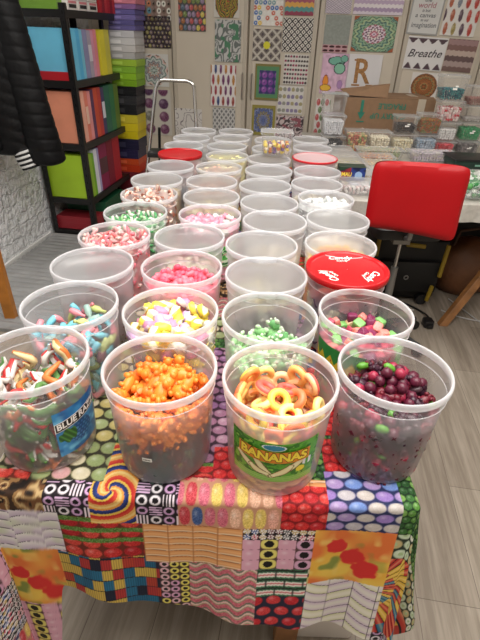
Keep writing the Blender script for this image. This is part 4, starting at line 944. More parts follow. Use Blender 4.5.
# ------------------------------------------------------------------ under the rear table
yel = mat('yellow_plastic', (140, 116, 26), .5)
t = thing('tool_trolley', 'black trolley with yellow bars under the rear table', 'trolley', (1.0, 2.66, 0))
g = Geo(); g.rbox(-.2, .24, -.12, .16, .03, .42, .03, taper=.92); g.rbox(-.17, .2, -.16, -.12, .1, .3, .012); obj('trolley_body', g, mat('black_matt', (10, 10, 11), .6), t)
for pts_ in ([(-.21, -.17, .49), (-.21, -.17, .34)], [(-.1, -.17, .49), (.12, -.17, .47)], [(-.05, -.18, .42), (.06, -.18, .41)], [(.2, -.17, .42), (.19, -.18, .22)], [(.16, -.19, .16), (.15, -.19, .06)]):
    g = Geo(); g.tube(pts_, .013, 8); obj('yellow_bar', g, yel, t)
for s in (-1, 1): g = Geo(); g.tube([(s*.14, -.14, .035), (s*.14, -.1, .035)], .035, 14); obj('wheel', g, blk, t)
g = Geo(); g.torus(.012, .004, 16, 8); g.v = [(x, z-.165, y+.2) for x, y, z in g.v]; obj('latch', g, greym, t)
t = thing('brown_bag', 'rounded brown leather bag on the floor under the rear table', 'bag', (1.46, 2.74, 0), .1)
g = Geo(); g.ball((0, 0, .17), (.19, .15, .21), 0, 28, 16, .04); g.ball((.16, .02, .11), (.15, .13, .13), 0, 20, 12); g.v = [(x, y, max(z, 0.002)) for x, y, z in g.v]; obj('bag_body', g, mat('brown_leather', (104, 66, 40), .55, noise=.12, nscale=14, bump=.3, bscale=90), t)
g = Geo(); g.tube([(-.12, 0, .30), (-.1, 0, .42), (.05, 0, .44), (.1, 0, .33)], .01, 8); obj('handle', g, mat('brown_strap', (80, 50, 32), .6), t)
t = thing('black_bag', 'black shopping bag with white capital letters under the rear table', 'bag', (1.64, 3.12, 0), 0)
g = Geo(); g.rbox(-.22, .2, -.06, .06, 0, .56, .03, taper=.9); obj('bag_body', g, mat('black_matt', (10, 10, 11), .6), t)
g = text_geo('T Tl', .1, 0, 0, .002, .15); g.map(lambda x, y, z: (x*.9-.0+y*.25, -.0625, .44+y*.8-x*.35)); obj('lettering', g, white_i, t, smooth=False)
t = thing('grey_crate', 'pale grey crate in the dark under the rear table', 'crate', (2.0, 3.0, 0)); g = Geo(); g.rbox(-.25, .25, -.16, .16, 0, .35, .03, taper=.92); g.rbox(-.26, .26, -.17, .17, .3505, .37, .03); obj('crate_body', g, mat('grey_plastic', (150, 150, 148), .5), t)
t = thing('black_backpack', 'dark bag slumped between the trolley and the brown bag', 'bag', (1.2, 3.12, 0)); g = Geo(); g.ball((0, 0, .26), (.15, .13, .3), 0, 20, 12, .05); g.v = [(x, y, max(z, .002)) for x, y, z in g.v]; obj('bag_body', g, mat('black_cloth', (24, 23, 25), .8), t)
g = Geo(); g.tube([(-.08, -.13, .4), (-.06, -.16, .25), (-.05, -.13, .1)], .012, 6); obj('strap', g, blk, t)
# cables
def cable(name, pts, r, m, label, cat='cable'):
    cu = bpy.data.curves.new(name, 'CURVE'); cu.dimensions = '3D'; sp = cu.splines.new('NURBS'); sp.points.add(len(pts)-1)
    for q, p in zip(sp.points, pts): q.co = (*p, 1)
    sp.use_endpoint_u = True; sp.order_u = 4; cu.bevel_depth = r; cu.bevel_resolution = 3; cu.resolution_u = 8
    o = bpy.data.objects.new('tmp', cu); COL.objects.link(o); me = bpy.data.meshes.new_from_object(o, depsgraph=bpy.context.evaluated_depsgraph_get()); bpy.data.objects.remove(o); bpy.data.curves.remove(cu)
    me.materials.clear(); me.materials.append(m); me.polygons.foreach_set('use_smooth', [True]*len(me.polygons))
    return me
t = thing('extension_lead', 'black plug on a curling black cable on the floor by the chair', 'cable', (0, 0, 0))
link('cable', cable('cable', [(.93, 2.5, .01), (1.0, 2.56, .008), (1.08, 2.48, .008), (1.13, 2.4, .008), (1.125, 2.33, .03), (1.11, 2.28, .035)], .006, blk, ''), t)
g = Geo(); g.rbox(1.075, 1.13, 2.24, 2.3, .001, .045, .01); g.box(1.085, 1.12, 2.225, 2.24, .012, .032); obj('plug', g, blk, t)
g = Geo(); g.tube([(.96, 2.47, .012), (1.03, 2.42, .012), (1.07, 2.43, .012)], [.004, .01, .003], 8); tag(obj('cable_tie', g, mat('white_gloss', (232, 232, 230), .35)), 'white cable strip lying beside the black plug', 'cable')
for k, P_ in enumerate(([(1.25, 2.45, .006), (1.33, 2.36, .006), (1.45, 2.3, .006), (1.6, 2.35, .006)], [(1.35, 2.6, .006), (1.42, 2.4, .006), (1.46, 2.2, .006), (1.55, 2.1, .006)])):
    tag(link('cable', cable('cable', P_, .004, mat('grey_cable', (170, 168, 166), .5), '')), ['thin grey cable looping behind the slanting wooden leg', 'thin grey cable running towards the right frame edge'][k], 'cable', 'grey cables on the floor')

# ------------------------------------------------------------------ left side: shelf, paper packs, jacket, mat, post
shm = mat('black_steel', (19, 18, 19), .42, noise=.1, nscale=30)
t = thing('shelving_unit', 'black slotted metal shelving unit against the white brick wall', 'shelf', RM(0, 0), -YAW)
SL, SW = .80, .36; TI = [.05, .31, .71, 1.115, 1.515]
for (x, y) in ((0, 0), (-SW, 0), (-.1, SL), (-SW, SL)):
    sx = 1 if x < -.1 else -1; sy = 1 if y < .1 else -1
    g = Geo(); g.box(min(x, x+sx*.038), max(x, x+sx*.038), min(y, y-.0+sy*.003), max(y, y+sy*.003), 0, 1.55); g.box(min(x, x+sx*.003), max(x, x+sx*.003), min(y, y+sy*.038), max(y, y+sy*.038), 0, 1.55); obj('post', g, shm, t, smooth=False)
    if y == 0:
        g = Geo()
        for k in range(28): g.box(x+sx*.017-.003, x+sx*.017+.003, -.0012, -.0004, .06+.053*k, .078+.053*k)
        obj('slot_holes', g, mat('slot_dark', (6, 6, 6), .9), t, smooth=False)
for z in TI:
    g = Geo(); g.box(-SW+.004, -.004, .004, SL-.004, z-.006, z); g.box(-SW+.0035, -.0035, .0035, .007, z-.045, z); g.box(-.007, -.0035, .0035, SL-.004, z-.045, z); obj('shelf_board', g, shm, t, smooth=False)
def pack(x0, x1, y0, y1, z0, z1, col, label, group, name='paper_pack', edge=None, lay=0):
    """stack of coloured sheets in film; sheet edges show as fine grooves"""
    t = thing(name, label, 'paper pack', RM((x0+x1)/2, (y0+y1)/2, z0), -YAW, group)
    w_, d_, h = x1-x0, y1-y0, z1-z0; g = Geo()
    if lay: 
        n = 6
        for k in range(n): e = .0012*(k % 2); g.box(-w_/2+e, w_/2-e, -d_/2+e, d_/2-e, h*k/n, h*(k+1)/n-.0002)
    else:
        n = max(3, int(d_/.006))
        for k in range(n): e = .0015*((k*7) % 3)/2; g.box(-w_/2+e, w_/2-e, -d_/2+d_*k/n, -d_/2+d_*(k+1)/n-.0002, 0, h-e)
    obj('sheets', g, mat('paper_%d_%d_%d' % col, col, .42, noise=.05, nscale=10), t, smooth=False)
    if edge:
        g = Geo()
        if lay: g.box(-w_/2+.012, -w_/2+.1, -d_/2-.0012, -d_/2-.0004, h*.2, h*.7)
        else: g.box(w_/2+.0004, w_/2+.0012, -d_/2+.004, d_/2-.004, h*.35, h*.7)
        obj('label', g, mat('paper_label_%d_%d_%d' % edge, edge, .5), t, smooth=False)
    return t
T4, T3, T2, T1 = TI[3]+.001, TI[2]+.001, TI[1]+.001, TI[0]+.001
G = 'paper packs on the shelving unit'
y = .045
for (d_, c, lb, e, h) in ((.1, (108, 190, 222), 'sky blue paper pack, nearest of the upper shelf', None, .3), (.05, (84, 172, 214), 'deeper sky blue paper pack next to the first', None, .3), (.045, (120, 190, 214), 'thin sky blue pack beside the lilac packs', None, .295), (.07, (142, 140, 176), 'grey lilac paper pack on the upper shelf', None, .295), (.06, (170, 160, 176), 'silvery lilac paper pack before the pink ones', (214, 210, 220), .29), (.045, (216, 150, 176), 'pink paper pack on the upper shelf', None, .29), (.05, (226, 140, 150), 'rose paper pack on the upper shelf', None, .295)):
    pack(-.33, -.02, y, y+d_-.003, T4, T4+h, c, lb, G, edge=e); y += d_
y += .05
for d_, c, lb in ((.09, (222, 210, 60), 'bright yellow paper pack on the upper shelf'), (.09, (206, 198, 80), 'mustard yellow paper pack at the far end of the upper shelf')):
    pack(-.33, -.02, y, y+d_-.003, T4, T4+.295, c, lb, G); y += d_
pack(-.33, -.03, .012, .04, T4, T4+.05, (176, 30, 40), 'flat red pack at the bottom front of the upper shelf', G)
y = .03
for (d_, c, lb, e, h) in ((.06, (232, 150, 120), 'peach paper pack, nearest of the middle shelf', None, .335), (.05, (238, 180, 160), 'pale peach paper pack on the middle shelf', None, .335), (.05, (226, 130, 110), 'salmon paper pack on the middle shelf', (240, 200, 180), .33), (.05, (230, 150, 150), 'pink salmon paper pack on the middle shelf', None, .325), (.05, (96, 60, 96), 'plum paper pack on the middle shelf', None, .33), (.07, (206, 84, 58), 'burnt orange paper pack on the middle shelf', None, .335), (.06, (190, 66, 60), 'brick red paper pack on the middle shelf', None, .335), (.06, (74, 64, 104), 'indigo paper pack with a white label', (226, 226, 236), .33), (.1, (50, 108, 88), 'sea green paper pack on the middle shelf', None, .335), (.09, (60, 124, 80), 'leaf green paper pack on the middle shelf', None, .335), (.09, (104, 128, 56), 'olive paper pack at the far end of the middle shelf', None, .33)):
    pack(-.33, -.02, y, y+d_-.003, T3, T3+h, c, lb, G, edge=e); y += d_
y = .02
for (d_, c, lb, e, h) in ((.06, (168, 206, 46), 'lime green paper pack, nearest of the lower shelf', None, .315), (.05, (150, 190, 60), 'second lime paper pack on the lower shelf', None, .315), (.035, (120, 176, 50), 'grass green paper pack on the lower shelf', None, .31), (.06, (226, 226, 236), 'white paper pack on the lower shelf', None, .33), (.03, (170, 160, 200), 'thin lavender pack on the lower shelf', None, .33), (.15, (140, 34, 78), 'magenta paper pack on the lower shelf', (90, 50, 60), .345), (.12, (130, 26, 50), 'dark red paper pack on the lower shelf', None, .35), (.14, (176, 34, 48), 'crimson paper pack on the lower shelf', None, .35)):
    pack(-.35, -.02, y, y+d_-.003, T2, T2+h, c, lb, G, edge=e); y += d_
pack(-.34, -.02, .03, .2, T1, T1+.1, (150, 40, 50), 'flat red pack on the bottom shelf', G, lay=1)
pack(-.34, .0, .22, .6, T1, T1+.17, (26, 84, 56), 'dark green pack on the bottom shelf', G, lay=1)
# on top of the shelf
TP = TI[4]+.001
pack(-.33, -.06, .03, .2, TP, TP+.09, (110, 150, 52), 'moss green flat pack on top of the shelving unit', 'packs on top of the shelving unit', lay=1)
for k in range(3):
    for z in range(2):
        t = thing('punch_box', ['near', 'middle', 'far'][k]+[' lower', ' upper'][z]+' small white box with black print on the shelf top', 'box', RM(-.075, .1+.155*k+.07, TP+.058*z), -YAW, 'small white boxes on the shelf top')
        g = Geo(); g.box(-.05, .05, -.07, .07, 0, .055); obj('box_body', g, mat('white_card', (226, 220, 216), .5), t, smooth=False, bevel=.002)
        g = Geo(); g.box(.0505, .0512, -.05, .05, .012, .032)
        obj('print', g, black, t, smooth=False); g = Geo(); g.box(.0505, .0512, -.055, .055, .037, .05); obj('print', g, mat('print_pink', (216, 130, 140), .5), t, smooth=False)
for k in range(6): pack(-.2, -.02, .58+.048*k, .624+.048*k, TP, TP+.12, [(176, 34, 44), (140, 26, 40), (190, 50, 56)][k % 3], ['first', 'second', 'third', 'fourth', 'fifth', 'last'][k]+' upright red pack counted from the white boxes on the shelf top', 'red packs on the shelf top')
# column of flat packs beyond the shelf
zs = [.30, .365, .42, .5, .59, .655, .72, .79, .865, .94, 1.01, 1.06, 1.11, 1.16, 1.21, 1.26, 1.31, 1.36, 1.41, 1.445, 1.48, 1.515, 1.55, 1.585, 1.63]
cn = [((196, 60, 30), 'orange red'), ((206, 80, 40), 'orange'), ((44, 40, 76), 'navy'), ((36, 36, 64), 'dark navy'), ((214, 196, 30), 'deep yellow'), ((226, 206, 40), 'yellow'), ((216, 200, 60), 'pale yellow'), ((34, 34, 38), 'black'), ((52, 52, 56), 'charcoal'), ((30, 30, 34), 'jet black'),
      ((130, 176, 40), 'moss lime'), ((150, 200, 50), 'lime'), ((140, 190, 60), 'fresh lime'), ((170, 206, 70), 'bright lime'), ((190, 190, 190), 'light grey'), ((214, 212, 212), 'soft white'), ((224, 224, 226), 'white'), ((214, 214, 220), 'cool white'), ((116, 108, 170), 'violet'), ((104, 98, 160), 'deep violet'), ((130, 120, 186), 'lavender'), ((110, 104, 170), 'blue violet'), ((150, 110, 170), 'purple'), ((226, 140, 160), 'pink')]
pack(-.14, .16, .88, 1.1, .005, .298, (120, 40, 50), 'thick dark red pack at the foot of the flat pack column', 'flat packs in the column', lay=1)
for k, (c, nm) in enumerate(cn):
    pack(-.16+rnd.uniform(-.008, .008)+.004*k, .06+.0035*k+rnd.uniform(-.008, .008), .88, 1.1, zs[k]+.0005, zs[k+1]-.002, c, nm+' flat paper pack in the tall column by the cupboard doors', 'flat packs in the column', lay=1, edge=tuple(min(255, v+30) for v in c))

# floor mat
g = Geo(); nx, ny = 20, 240; U, V = np.meshgrid(np.linspace(-.385, .5, nx), np.linspace(-1.35, -.01, ny))
Zm = .012+.010*np.abs(np.sin(V*2*PI/.11))+.003*vn(U*4, V*30)
g.v = list(zip(U.ravel(), V.ravel(), Zm.ravel()))+list(zip(U.ravel(), V.ravel(), (Zm*0+.001).ravel())); n0 = nx*ny
g.f = [(j*nx+i, j*nx+i+1, (j+1)*nx+i+1, (j+1)*nx+i) for j in range(ny-1) for i in range(nx-1)]+[(n0+j*nx+i, n0+(j+1)*nx+i, n0+(j+1)*nx+i+1, n0+j*nx+i+1) for j in range(ny-1) for i in range(nx-1)]
for i in range(nx-1): g.f += [(i, n0+i, n0+i+1, i+1)]
g.m = [0]*len(g.f); g.v = [(x+.0, y, z) for x, y, z in g.v]
tag(obj('ribbed_mat', g, mat('grey_vinyl', (150, 150, 150), .35, noise=.12, nscale=9), None, loc=RM(0.03, 0), **ROOM), 'grey ribbed plastic mat on the floor along the brick wall', 'mat')

# wooden post at the left edge
t = thing('wooden_post', 'orange brown wooden easel leg at the left edge before the brick wall', 'post', (-1.305, 2.18, 0))
g = Geo(); g.box(-.03, .03, -.022, .022, 0, .62); g.box(-.024, .024, .022, .03, .0, .62); obj('post_board', g, mat('orange_wood', (176, 112, 40), .45, noise=.2, nscale=14), t, smooth=False, bevel=.004)
g = Geo(); g.box(-.35, -.03, -.015, .015, .3, .35); obj('cross_rail', g, mat('orange_wood', (176, 112, 40), .45), t, smooth=False, bevel=.003)

# jacket
puf = mat('black_quilt', (12, 12, 14), .55, spec=.2, noise=.15, nscale=30, bump=.25, bscale=35)
t = thing('puffer_jacket', 'black quilted puffer jacket hanging from a hook on the brick wall', 'jacket', (-1.36, 2.9, 0))
def puffy(cx, cy, rx, ry, z0, z1, nz, slope, qn, name, amp=.09):
    g = Geo(); n = 40; vs = []
    for j in range(nz+1):
        f = j/nz; z = z0+(z1-z0)*f
        cap = min(1, math.sqrt(max(0, 1-(1-min(f, 1-f)/.04)**2)) if min(f, 1-f) < .04 else 1)
        for i in range(n):
            a_ = 2*PI*i/n; s_ = z*qn+slope*math.cos(a_)*1.2
            q = 1-amp*(1-abs(math.sin(s_*PI)))**2.2+.02*math.sin(a_*5+z*9)
            vs.append((cx(f)+rx(f)*q*cap*math.cos(a_), cy(f)+ry(f)*q*cap*math.sin(a_), z))
    fs = [(j*n+i, j*n+(i+1) % n, (j+1)*n+(i+1) % n, (j+1)*n+i) for j in range(nz) for i in range(n)]+[tuple(range(n))[::-1], tuple(nz*n+i for i in range(n))]
    g.add(vs, fs); return obj(name, g, puf, t)
puffy(lambda f: -.05-.02*f, lambda f: 0, lambda f: .17-.02*f, lambda f: .13-.02*f, .75, 1.72, 170, .75, 15, 'jacket_body', .035)
puffy(lambda f: .15-.13*f, lambda f: -.03+.03*f, lambda f: .105-.01*f, lambda f: .10-.02*f, .70, 1.66, 170, .15, 15, 'sleeve', .035)
puffy(lambda f: -.15+.05*f, lambda f: -.10+.03*f, lambda f: .085, lambda f: .08, .78, 1.62, 170, -.6, 15, 'sleeve', .035)
g = Geo(); g.tube([(-.2, .02, 1.76), (-.06, -.02, 1.78), (-.06, -.02, 1.7)], .01, 8); obj('hook', g, steel, t)
g = Geo(); n = 40
for k in range(9):
    z0_ = .655+.0125*k; g.lathe([(.052-.001*abs(k-4), z0_), (.054-.001*abs(k-4), z0_+.006), (.052-.001*abs(k-4), z0_+.0125)], n, k % 2)
g.v = [(x*1.15+.085+(z-.655)*-.35, y-.07, z+.35*x) for x, y, z in g.v]; g.v = [(x-.03, y, z+.035) for x, y, z in g.v]; obj('striped_cuff', g, [mat('knit_black', (24, 24, 26), .85), mat('knit_white', (222, 222, 222), .85)], t)['label'] = 'black and white striped knitted cuff'

# ------------------------------------------------------------------ steel hoop of a step ladder
t = thing('step_ladder', 'folding step ladder with a chrome hoop beyond the tubs', 'ladder', (-.445, 3.06, 0), 0)
def hoop(y0, y1, x0b, x1b, zt, xt0, xt1):
    P_ = [(x0b, y0, .01)]; r = .045
    P_ += [(xt0-.005, y1, zt-r)]
    for i in range(1, 7): a_ = PI-i*PI/2/6; P_.append((xt0+r+r*math.cos(a_), y1, zt-r+r*math.sin(a_)))
    for i in range(0, 7): a_ = PI/2-i*PI/2/6; P_.append((xt1-r+r*math.cos(a_), y1, zt-r+r*math.sin(a_)))
    P_.append((x1b, y0, .01)); return P_
g = Geo(); g.tube(hoop(-.12, .0, -.3, .17, 1.172, -.108, .12), .0105, 12); obj('frame', g, chrome, t)
g = Geo(); g.tube([(-.11, .02, .9), (-.2, .3, .01)], .009, 8); g.tube([(.1, .02, .9), (.16, .3, .01)], .009, 8); obj('rear_legs', g, blk, t)
for z, yy in ((.25, -.12), (.5, -.08), (.75, -.05)): g = Geo(); g.rbox(-.17, .12, yy-.08, yy+.06, z, z+.03, .01); obj('step', g, blk, t)

# ------------------------------------------------------------------ art prints on the cupboard doors
def grid_print(cx, z, w_, h, fn, label, tiltd=0, cat='art print', name='art_print', n=56):
    U, V = np.meshgrid(np.linspace(0, 1, n), np.linspace(0, 1, n)); c = fn(U, V)
    t_ = math.radians(tiltd); X_ = (U-.5)*w_; Z_ = (V-.5)*h
    g = Geo(); g.v = [(x*math.cos(t_)-q*math.sin(t_), 0, x*math.sin(t_)+q*math.cos(t_)) for x, q in zip(X_.ravel(), Z_.ravel())]
    m_ = len(g.v); g.v += [(x, .0012, q) for x, y, q in g.v]
    g.f = [(j*n+i, j*n+i+1, (j+1)*n+i+1, (j+1)*n+i) for j in range(n-1) for i in range(n-1)]
    g.f += [(m_, m_+n*(n-1), m_+n*n-1, m_+n-1)]; g.m = [0]*len(g.f)
    o = obj(name, g, mat_vcol('printed_paper', .55, .3), None, smooth=False, col=np.vstack([c.reshape(-1, 3)]*2), loc=RM(cx, 1.1395, z), **ROOM)
    return tag(o, label, cat, 'art prints taped to the cupboard doors')
def brd(c, U, V, m_=.05, col=(225, 222, 214)): return np.where(((U < m_) | (U > 1-m_) | (V < m_) | (V > 1-m_))[..., None], np.array(col, float), c)
def p_cells(pal, bg, cw, ch, **k): return lambda U, V: cells(U, V, cw, ch, pal, bg, **k)
def p_mandala(pal, bg, k=12, R=.48, ring=9):
    def f(U, V):
        x, y = U-.5, V-.5; r = np.hypot(x, y); a_ = np.arctan2(y, x)
        t_ = (r*ring+.35*np.cos(a_*k)); c = pick(pal, (t_*.37) % 1); c = np.where((np.abs((t_ % 1)-.5) < .1)[..., None], np.array((60, 55, 55.)), c)
        return np.where((r > R)[..., None], np.array(bg, float), c)
    return f
def p_lattice(c0, c1, c2, n=5):
    def f(U, V):
        a_ = (U+V)*n; b_ = (U-V)*n; d = np.minimum(np.abs(a_-np.round(a_)), np.abs(b_-np.round(b_)))
        c = cst(U, c0); c = np.where((d < .14)[..., None], np.array(c1, float), c); q = np.hypot(a_-np.floor(a_)-.5, b_-np.floor(b_)-.5)
        return np.where((q < .18)[..., None], np.array(c2, float), c)
    return f
def p_feather(pal, bg, cw=.2, ch=.26):
    def f(U, V):
        c = cells(U, V, cw, ch, pal, bg, .26, .48, off=.5); s_ = (np.sin((V+np.abs((U/cw) % 1-.5)*.2)*2*PI/.04) > .2); base = cells(U, V, cw, ch, [(60, 50, 70), (90, 40, 60)], bg, .26, .48, off=.5)
        return np.where(s_[..., None], c, base*.5+c*.5)
    return f
def p_damask(a_, b_, g_):
    def f(U, V):
        n = np.sin(vn(U*5, V*7, 3)*22+V*9); c = np.where((n > 0)[..., None], np.array(a_, float), np.array(b_, float)); return np.where((vn(U*7+9, V*7)-.74 > 0)[..., None], np.array(g_, float), c)
    return f
def p_zig(pal, n=7, k=6):
    def f(U, V):
        t_ = (V*n+.35*np.abs(2*((U*k) % 1)-1)) % n; return pick(pal, t_/n)
    return f
def p_rows(bg, inks, n=6, m_=10):
    def f(U, V):
        j = np.floor(V*n); i = np.floor(U*m_); u, v = U*m_-i-.5, V*n-j-.5; return np.where(((np.hypot(u, v*1.4) < .42) & (v > -.25))[..., None], pick(inks, h2(i, j)), np.array(bg, float))
    return f
INK = [(70, 60, 60), (150, 60, 90), (90, 80, 80)]
GP = grid_print
GP(.223, 1.6, .245, .24, p_cells([(90, 150, 170), (200, 130, 90), (230, 230, 220), (120, 100, 90)], (150, 130, 120), .17, .2, hole=(40, 40, 30), hr=.18), 'colourful floral circle print at the top left above the brown lattice print')
GP(.22, 1.402, .236, .227, p_cells([(96, 84, 90), (150, 140, 90), (60, 48, 56), (120, 100, 110)], (52, 44, 46), .14, .14, off=.5, hole=(190, 180, 120), hr=.14), 'dark brown diamond lattice print beside the white flat packs')
GP(.173, 1.12, .262, .25, p_mandala([(196, 198, 198), (150, 178, 172), (206, 200, 198), (214, 170, 156), (140, 130, 136), (190, 200, 205)], (212, 210, 208), 10), 'round pale mandala print with pink centre above the ladder hoop')
GP(.175, .78, .27, .38, lambda U, V: cells(U, V, .5, .28, [(110, 66, 96), (90, 60, 90), (120, 120, 110)], (198, 194, 186), .34, .42, speck=60), 'print with six purple round medallions behind the ladder hoop')
GP(.524, 1.555, .227, .27, p_cells([(170, 110, 70), (90, 110, 130), (120, 140, 80), (190, 90, 90), (150, 130, 160), (206, 190, 90)], (80, 80, 80), .16, .17, off=.5, speck=60), 'multicoloured flower print on the second cupboard door')
def hexp(U, V):
    x, y = U-.5, V-.42; r = np.maximum(np.abs(x)*.9+np.abs(np.minimum(y, 0))*.55, np.abs(x)*1.05); c = pick([(70, 70, 40), (140, 150, 60), (180, 80, 60), (90, 110, 60), (60, 50, 40), (200, 170, 70)], (r*6+.2*np.sin(np.arctan2(y, x)*6)) % 1)
    return np.where((r > .46)[..., None], np.array((212, 208, 200.)), c)
GP(.81, 1.62, .21, .2, hexp, 'olive hexagon pattern print at the top of the second door')
GP(.823, 1.357, .219, .297, p_damask((196, 196, 194), (110, 116, 114), (80, 130, 100)), 'grey swirling leaf print on the second door')
GP(.788, 1.025, .221, .318, p_feather([(190, 60, 70), (60, 80, 140), (214, 150, 60), (120, 60, 110), (180, 80, 60)], (226, 222, 220)), 'white print of coloured feathers left of the door handle')
GP(.796, .72, .202, .26, p_lattice((150, 150, 150), (205, 203, 200), (90, 90, 92), 5), 'grey grid ornament print below the feather print')
GP(.469, .70, .25, .26, lambda U, V: np.where((np.abs(np.sin(vn(U*4, V*4)*14)) < .25)[..., None], np.array((130, 120, 125.)), np.array((214, 210, 206.))), 'faint line drawing print seen through the ladder hoop')
GP(1.147, 1.575, .232, .2, p_cells([(70, 110, 180), (226, 190, 70), (120, 160, 170), (200, 100, 80), (230, 228, 224), (230, 228, 224)], (226, 222, 216), .15, .17, off=.3, hole=(230, 228, 220), hr=.14), 'paisley and circle print at the top of the third door')
def yflow(U, V):
    c = p_lattice((120, 112, 106), (196, 190, 180), (84, 74, 80), 3)(U, V); r = np.hypot(U-.5, V-.5); return np.where((r < .12)[..., None], np.array((220, 214, 60.)), c)
GP(1.148, 1.34, .231, .224, yflow, 'brown trellis print with a yellow centre flower')
def purp9(U, V):
    c = cells(U, V, .25, .2, [(140, 80, 160), (120, 70, 150)], (60, 60, 110), .46, .46, hole=(70, 60, 130), hr=.1); return brd(brd(c, U, V, .17, (90, 140, 100)), U, V, .06, (130, 120, 70))
GP(1.17, 1.07, .214, .273, purp9, 'purple medallion print with a green frame on the third door')
GP(1.152, .769, .205, .246, lambda U, V: brd(p_mandala([(96, 110, 160), (130, 140, 180), (150, 140, 110)], (110, 105, 100), 14, .5)(U, V), U, V, .1, (150, 140, 70)), 'blue grey mandala print with an olive frame')
GP(1.389, 1.64, .226, .18, p_zig([(150, 70, 90), (90, 150, 150), (220, 170, 90), (170, 90, 110), (230, 210, 190), (80, 90, 120)], 6, 6), 'rows of pink and teal pattern at the top of the third door')
GP(1.391, 1.417, .238, .232, p_lattice((226, 222, 214), (48, 42, 44), (60, 50, 54), 5), 'bold black and white trellis print')
GP(1.402, 1.173, .2, .22, p_rows((214, 210, 204), INK, 7, 9), 'white print with rows of small figures')
GP(1.377, .942, .215, .219, p_rows((218, 215, 210), [(150, 150, 140), (170, 160, 120), (140, 130, 160)], 4, 6), 'white print with scattered fine sprigs')
GP(1.387, .725, .239, .19, p_damask((206, 190, 190), (84, 72, 76), (150, 90, 100)), 'dark scribbled blossom print above the small clear box')
GP(1.69, 1.63, .195, .12, p_lattice((214, 206, 214), (150, 140, 156), (196, 186, 200), 8), 'pale lilac lattice print at the top of the fourth door')
GP(1.99, 1.63, .37, .12, p_zig([(216, 206, 218), (170, 150, 180), (226, 220, 224), (190, 170, 196), (222, 214, 220)], 5, 12), 'wide pale lilac zigzag print at the top of the fourth door')
GP(1.702, 1.462, .2, .2, lambda U, V: cst(U, (146, 152, 146))+(vn(U*20, V*20)[..., None]-.5)*14, 'plain grey green print on the fourth door')
GP(1.70, 1.335, .2, .055, p_rows((190, 150, 156), [(60, 30, 34), (90, 40, 46)], 2, 4), 'narrow pink strip with dark scallops', n=40)
def mand(U, V):
    c = p_mandala([(120, 160, 130), (150, 180, 150), (100, 140, 130), (170, 190, 150)], (150, 175, 140), 16, .7, 12)(U, V); x, y = U-.5, V-.5; r = np.hypot(x, y); d = p_mandala([(226, 206, 220), (200, 120, 140), (236, 230, 226), (120, 80, 110)], (0, 0, 0), 12, .3, 14)(U, V)
    c = np.where((r < .27)[..., None], d, c); return np.where((np.abs(x)+np.abs(y) > .86)[..., None], np.array((160, 90, 60.)), c)
GP(1.99, 1.442, .33, .235, mand, 'green print with a white and rose mandala')
def bfly(U, V):
    c = cst(U, (216, 180, 204))+(vn(U*14, V*14)[..., None]-.5)*30
    for (cx, cy, rx, ry, col, ed) in ((.55, .82, .3, .1, (120, 180, 160), (40, 60, 60)), (.68, .64, .2, .13, (140, 196, 170), (40, 60, 60)), (.82, .88, .13, .08, (120, 180, 160), (50, 50, 60)), (.2, .3, .1, .16, (236, 150, 60), (150, 60, 30)), (.22, .15, .2, .08, (236, 190, 70), (150, 80, 30)), (.75, .25, .1, .1, (180, 140, 190), (150, 120, 160))):
        e = ((U-cx)/rx)**2+((V-cy)/ry)**2; c = np.where((e < 1.25)[..., None], np.array(ed, float), c); c = np.where((e < .9)[..., None], np.array(col, float), c)
    return c
GP(1.72, 1.155, .215, .295, bfly, 'pink print with green and orange butterflies')
o = GP(1.955, 1.175, .27, .26, lambda U, V: cst(U, (222, 220, 222)), 'white print with a large ornamental brown letter R')
def on_print(o, body, size, dx, dz, m_, width=None, shear=0, bold=0):
    g = text_geo(body, size, shear, 0, bold, width); g.map(lambda x, y, z: (x+dx, -.0015, y+dz))
    if body == 'R' : g.box(-.085, -.02, -.0022, -.0012, .082, .094); g.box(-.085, -.02, -.0022, -.0012, -.098, -.086); g.box(.03, .085, -.0022, -.0012, -.098, -.086)
    return obj('lettering', g, m_, o, smooth=False)
on_print(o, 'R', .25, -.005, .0, mat('ink_bronze', (166, 120, 70), .6, noise=.4, nscale=60), .13, 0, .004)
GP(1.661, .82, .12, .3, p_cells([(190, 90, 90), (110, 130, 90), (226, 222, 218), (226, 222, 218)], (222, 218, 214), .3, .2, off=.5, speck=60), 'narrow print of small red roses beside the left box stack')
o = GP(2.35, 1.57, .235, .24, lambda U, V: brd(cst(U, (208, 208, 206)), U, V, .04, (160, 160, 158)), 'grey print with a hand-lettered motto', -2)
gi = mat('ink_grey', (120, 122, 126), .6); ro = mat('ink_rose', (176, 120, 130), .6)
for body, sz, dz, m_, wd in (('the', .03, .1, gi, .05), ('world', .05, .068, ro, .13), ('is but', .026, .035, gi, .06), ('a canvas', .04, .005, gi, .15), ('to our', .026, -.025, gi, .06), ('imagination', .045, -.058, gi, .185)):
    on_print(o, body, sz, 0, dz, m_, wd, .15, .0006)
GP(2.61, 1.57, .25, .24, p_feather([(206, 110, 70), (190, 170, 90), (150, 160, 170), (210, 80, 60), (90, 80, 90)], (222, 218, 214), .24, .36), 'print of large orange and yellow feathers at the top right', -2)
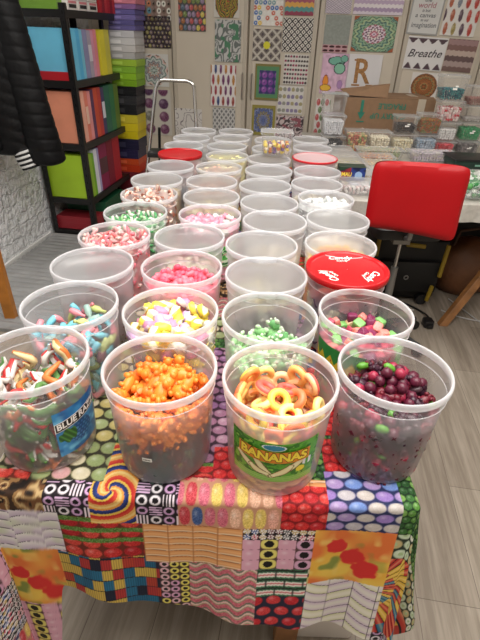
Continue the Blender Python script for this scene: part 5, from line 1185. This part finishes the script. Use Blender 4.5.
def bre(U, V):
    c = cst(U, (222, 220, 220)); t1 = np.abs(2*((U*4) % 1)-1)
    c = np.where(((V > .97-.16*(1-t1*0)) & (t1 < (V-.78)*6) & (V < .96))[..., None], np.array((84, 66, 74.)), c); return np.where(((V < .2) & (t1 < (.24-V)*4) & (V > .03))[..., None], np.array((84, 66, 74.)), c)
o = GP(2.405, 1.325, .3, .225, bre, 'white print reading Breathe between rows of dark triangles', -2)
on_print(o, 'Breathe', .075, 0, 0, mat('ink_dark', (70, 62, 68), .6), .26, .4, .0008)
GP(2.67, 1.32, .22, .22, p_zig([(120, 96, 92), (170, 150, 146), (104, 84, 84), (190, 170, 160), (130, 100, 96), (160, 130, 130)], 12, 6), 'brown wavy print right of the Breathe print', -2)
GP(2.45, 1.095, .215, .2, p_mandala([(180, 110, 60), (120, 70, 40), (150, 140, 90), (200, 120, 70), (110, 80, 50)], (222, 218, 214), 18, .47, 12), 'round orange brown mandala print above the cardboard box')

# white box under the front table
t = thing('white_box', 'white box on the floor under the table front, beside the wooden leg', 'box', (.25, .68, 0)); g = Geo(); g.rbox(-.075, .1, -.08, .2, 0, .28, .012, taper=.95); obj('box_body', g, mat('white_card', (226, 220, 216), .5), t)
g = Geo(); g.rbox(-.08, .105, -.085, .205, .2805, .3, .012); obj('box_lid', g, mat('white_card', (226, 220, 216), .5), t)

# ------------------------------------------------------------------ camera
f, p, r = 455.465, .566665, .0356798
right0 = Vector((1, 0, 0)); up0 = Vector((0, math.sin(p), math.cos(p))); fw = Vector((0, math.cos(p), -math.sin(p)))
R_ = right0*math.cos(r)+up0*math.sin(r); U_ = -right0*math.sin(r)+up0*math.cos(r)
cd = bpy.data.cameras.new('camera'); co = bpy.data.objects.new('camera', cd); COL.objects.link(co)
M = Matrix(((R_.x, U_.x, -fw.x, 0), (R_.y, U_.y, -fw.y, 0), (R_.z, U_.z, -fw.z, 1.439), (0, 0, 0, 1)))
co.matrix_world = M; cd.sensor_fit = 'HORIZONTAL'; cd.sensor_width = 36; cd.lens = 36*f/480; cd.clip_start = .02
scene.camera = co
scene.view_settings.view_transform = 'Standard'; scene.view_settings.look = 'None'; scene.view_settings.gamma = 1; scene.view_settings.exposure = .05
scene.cycles.transparent_max_bounces = 32
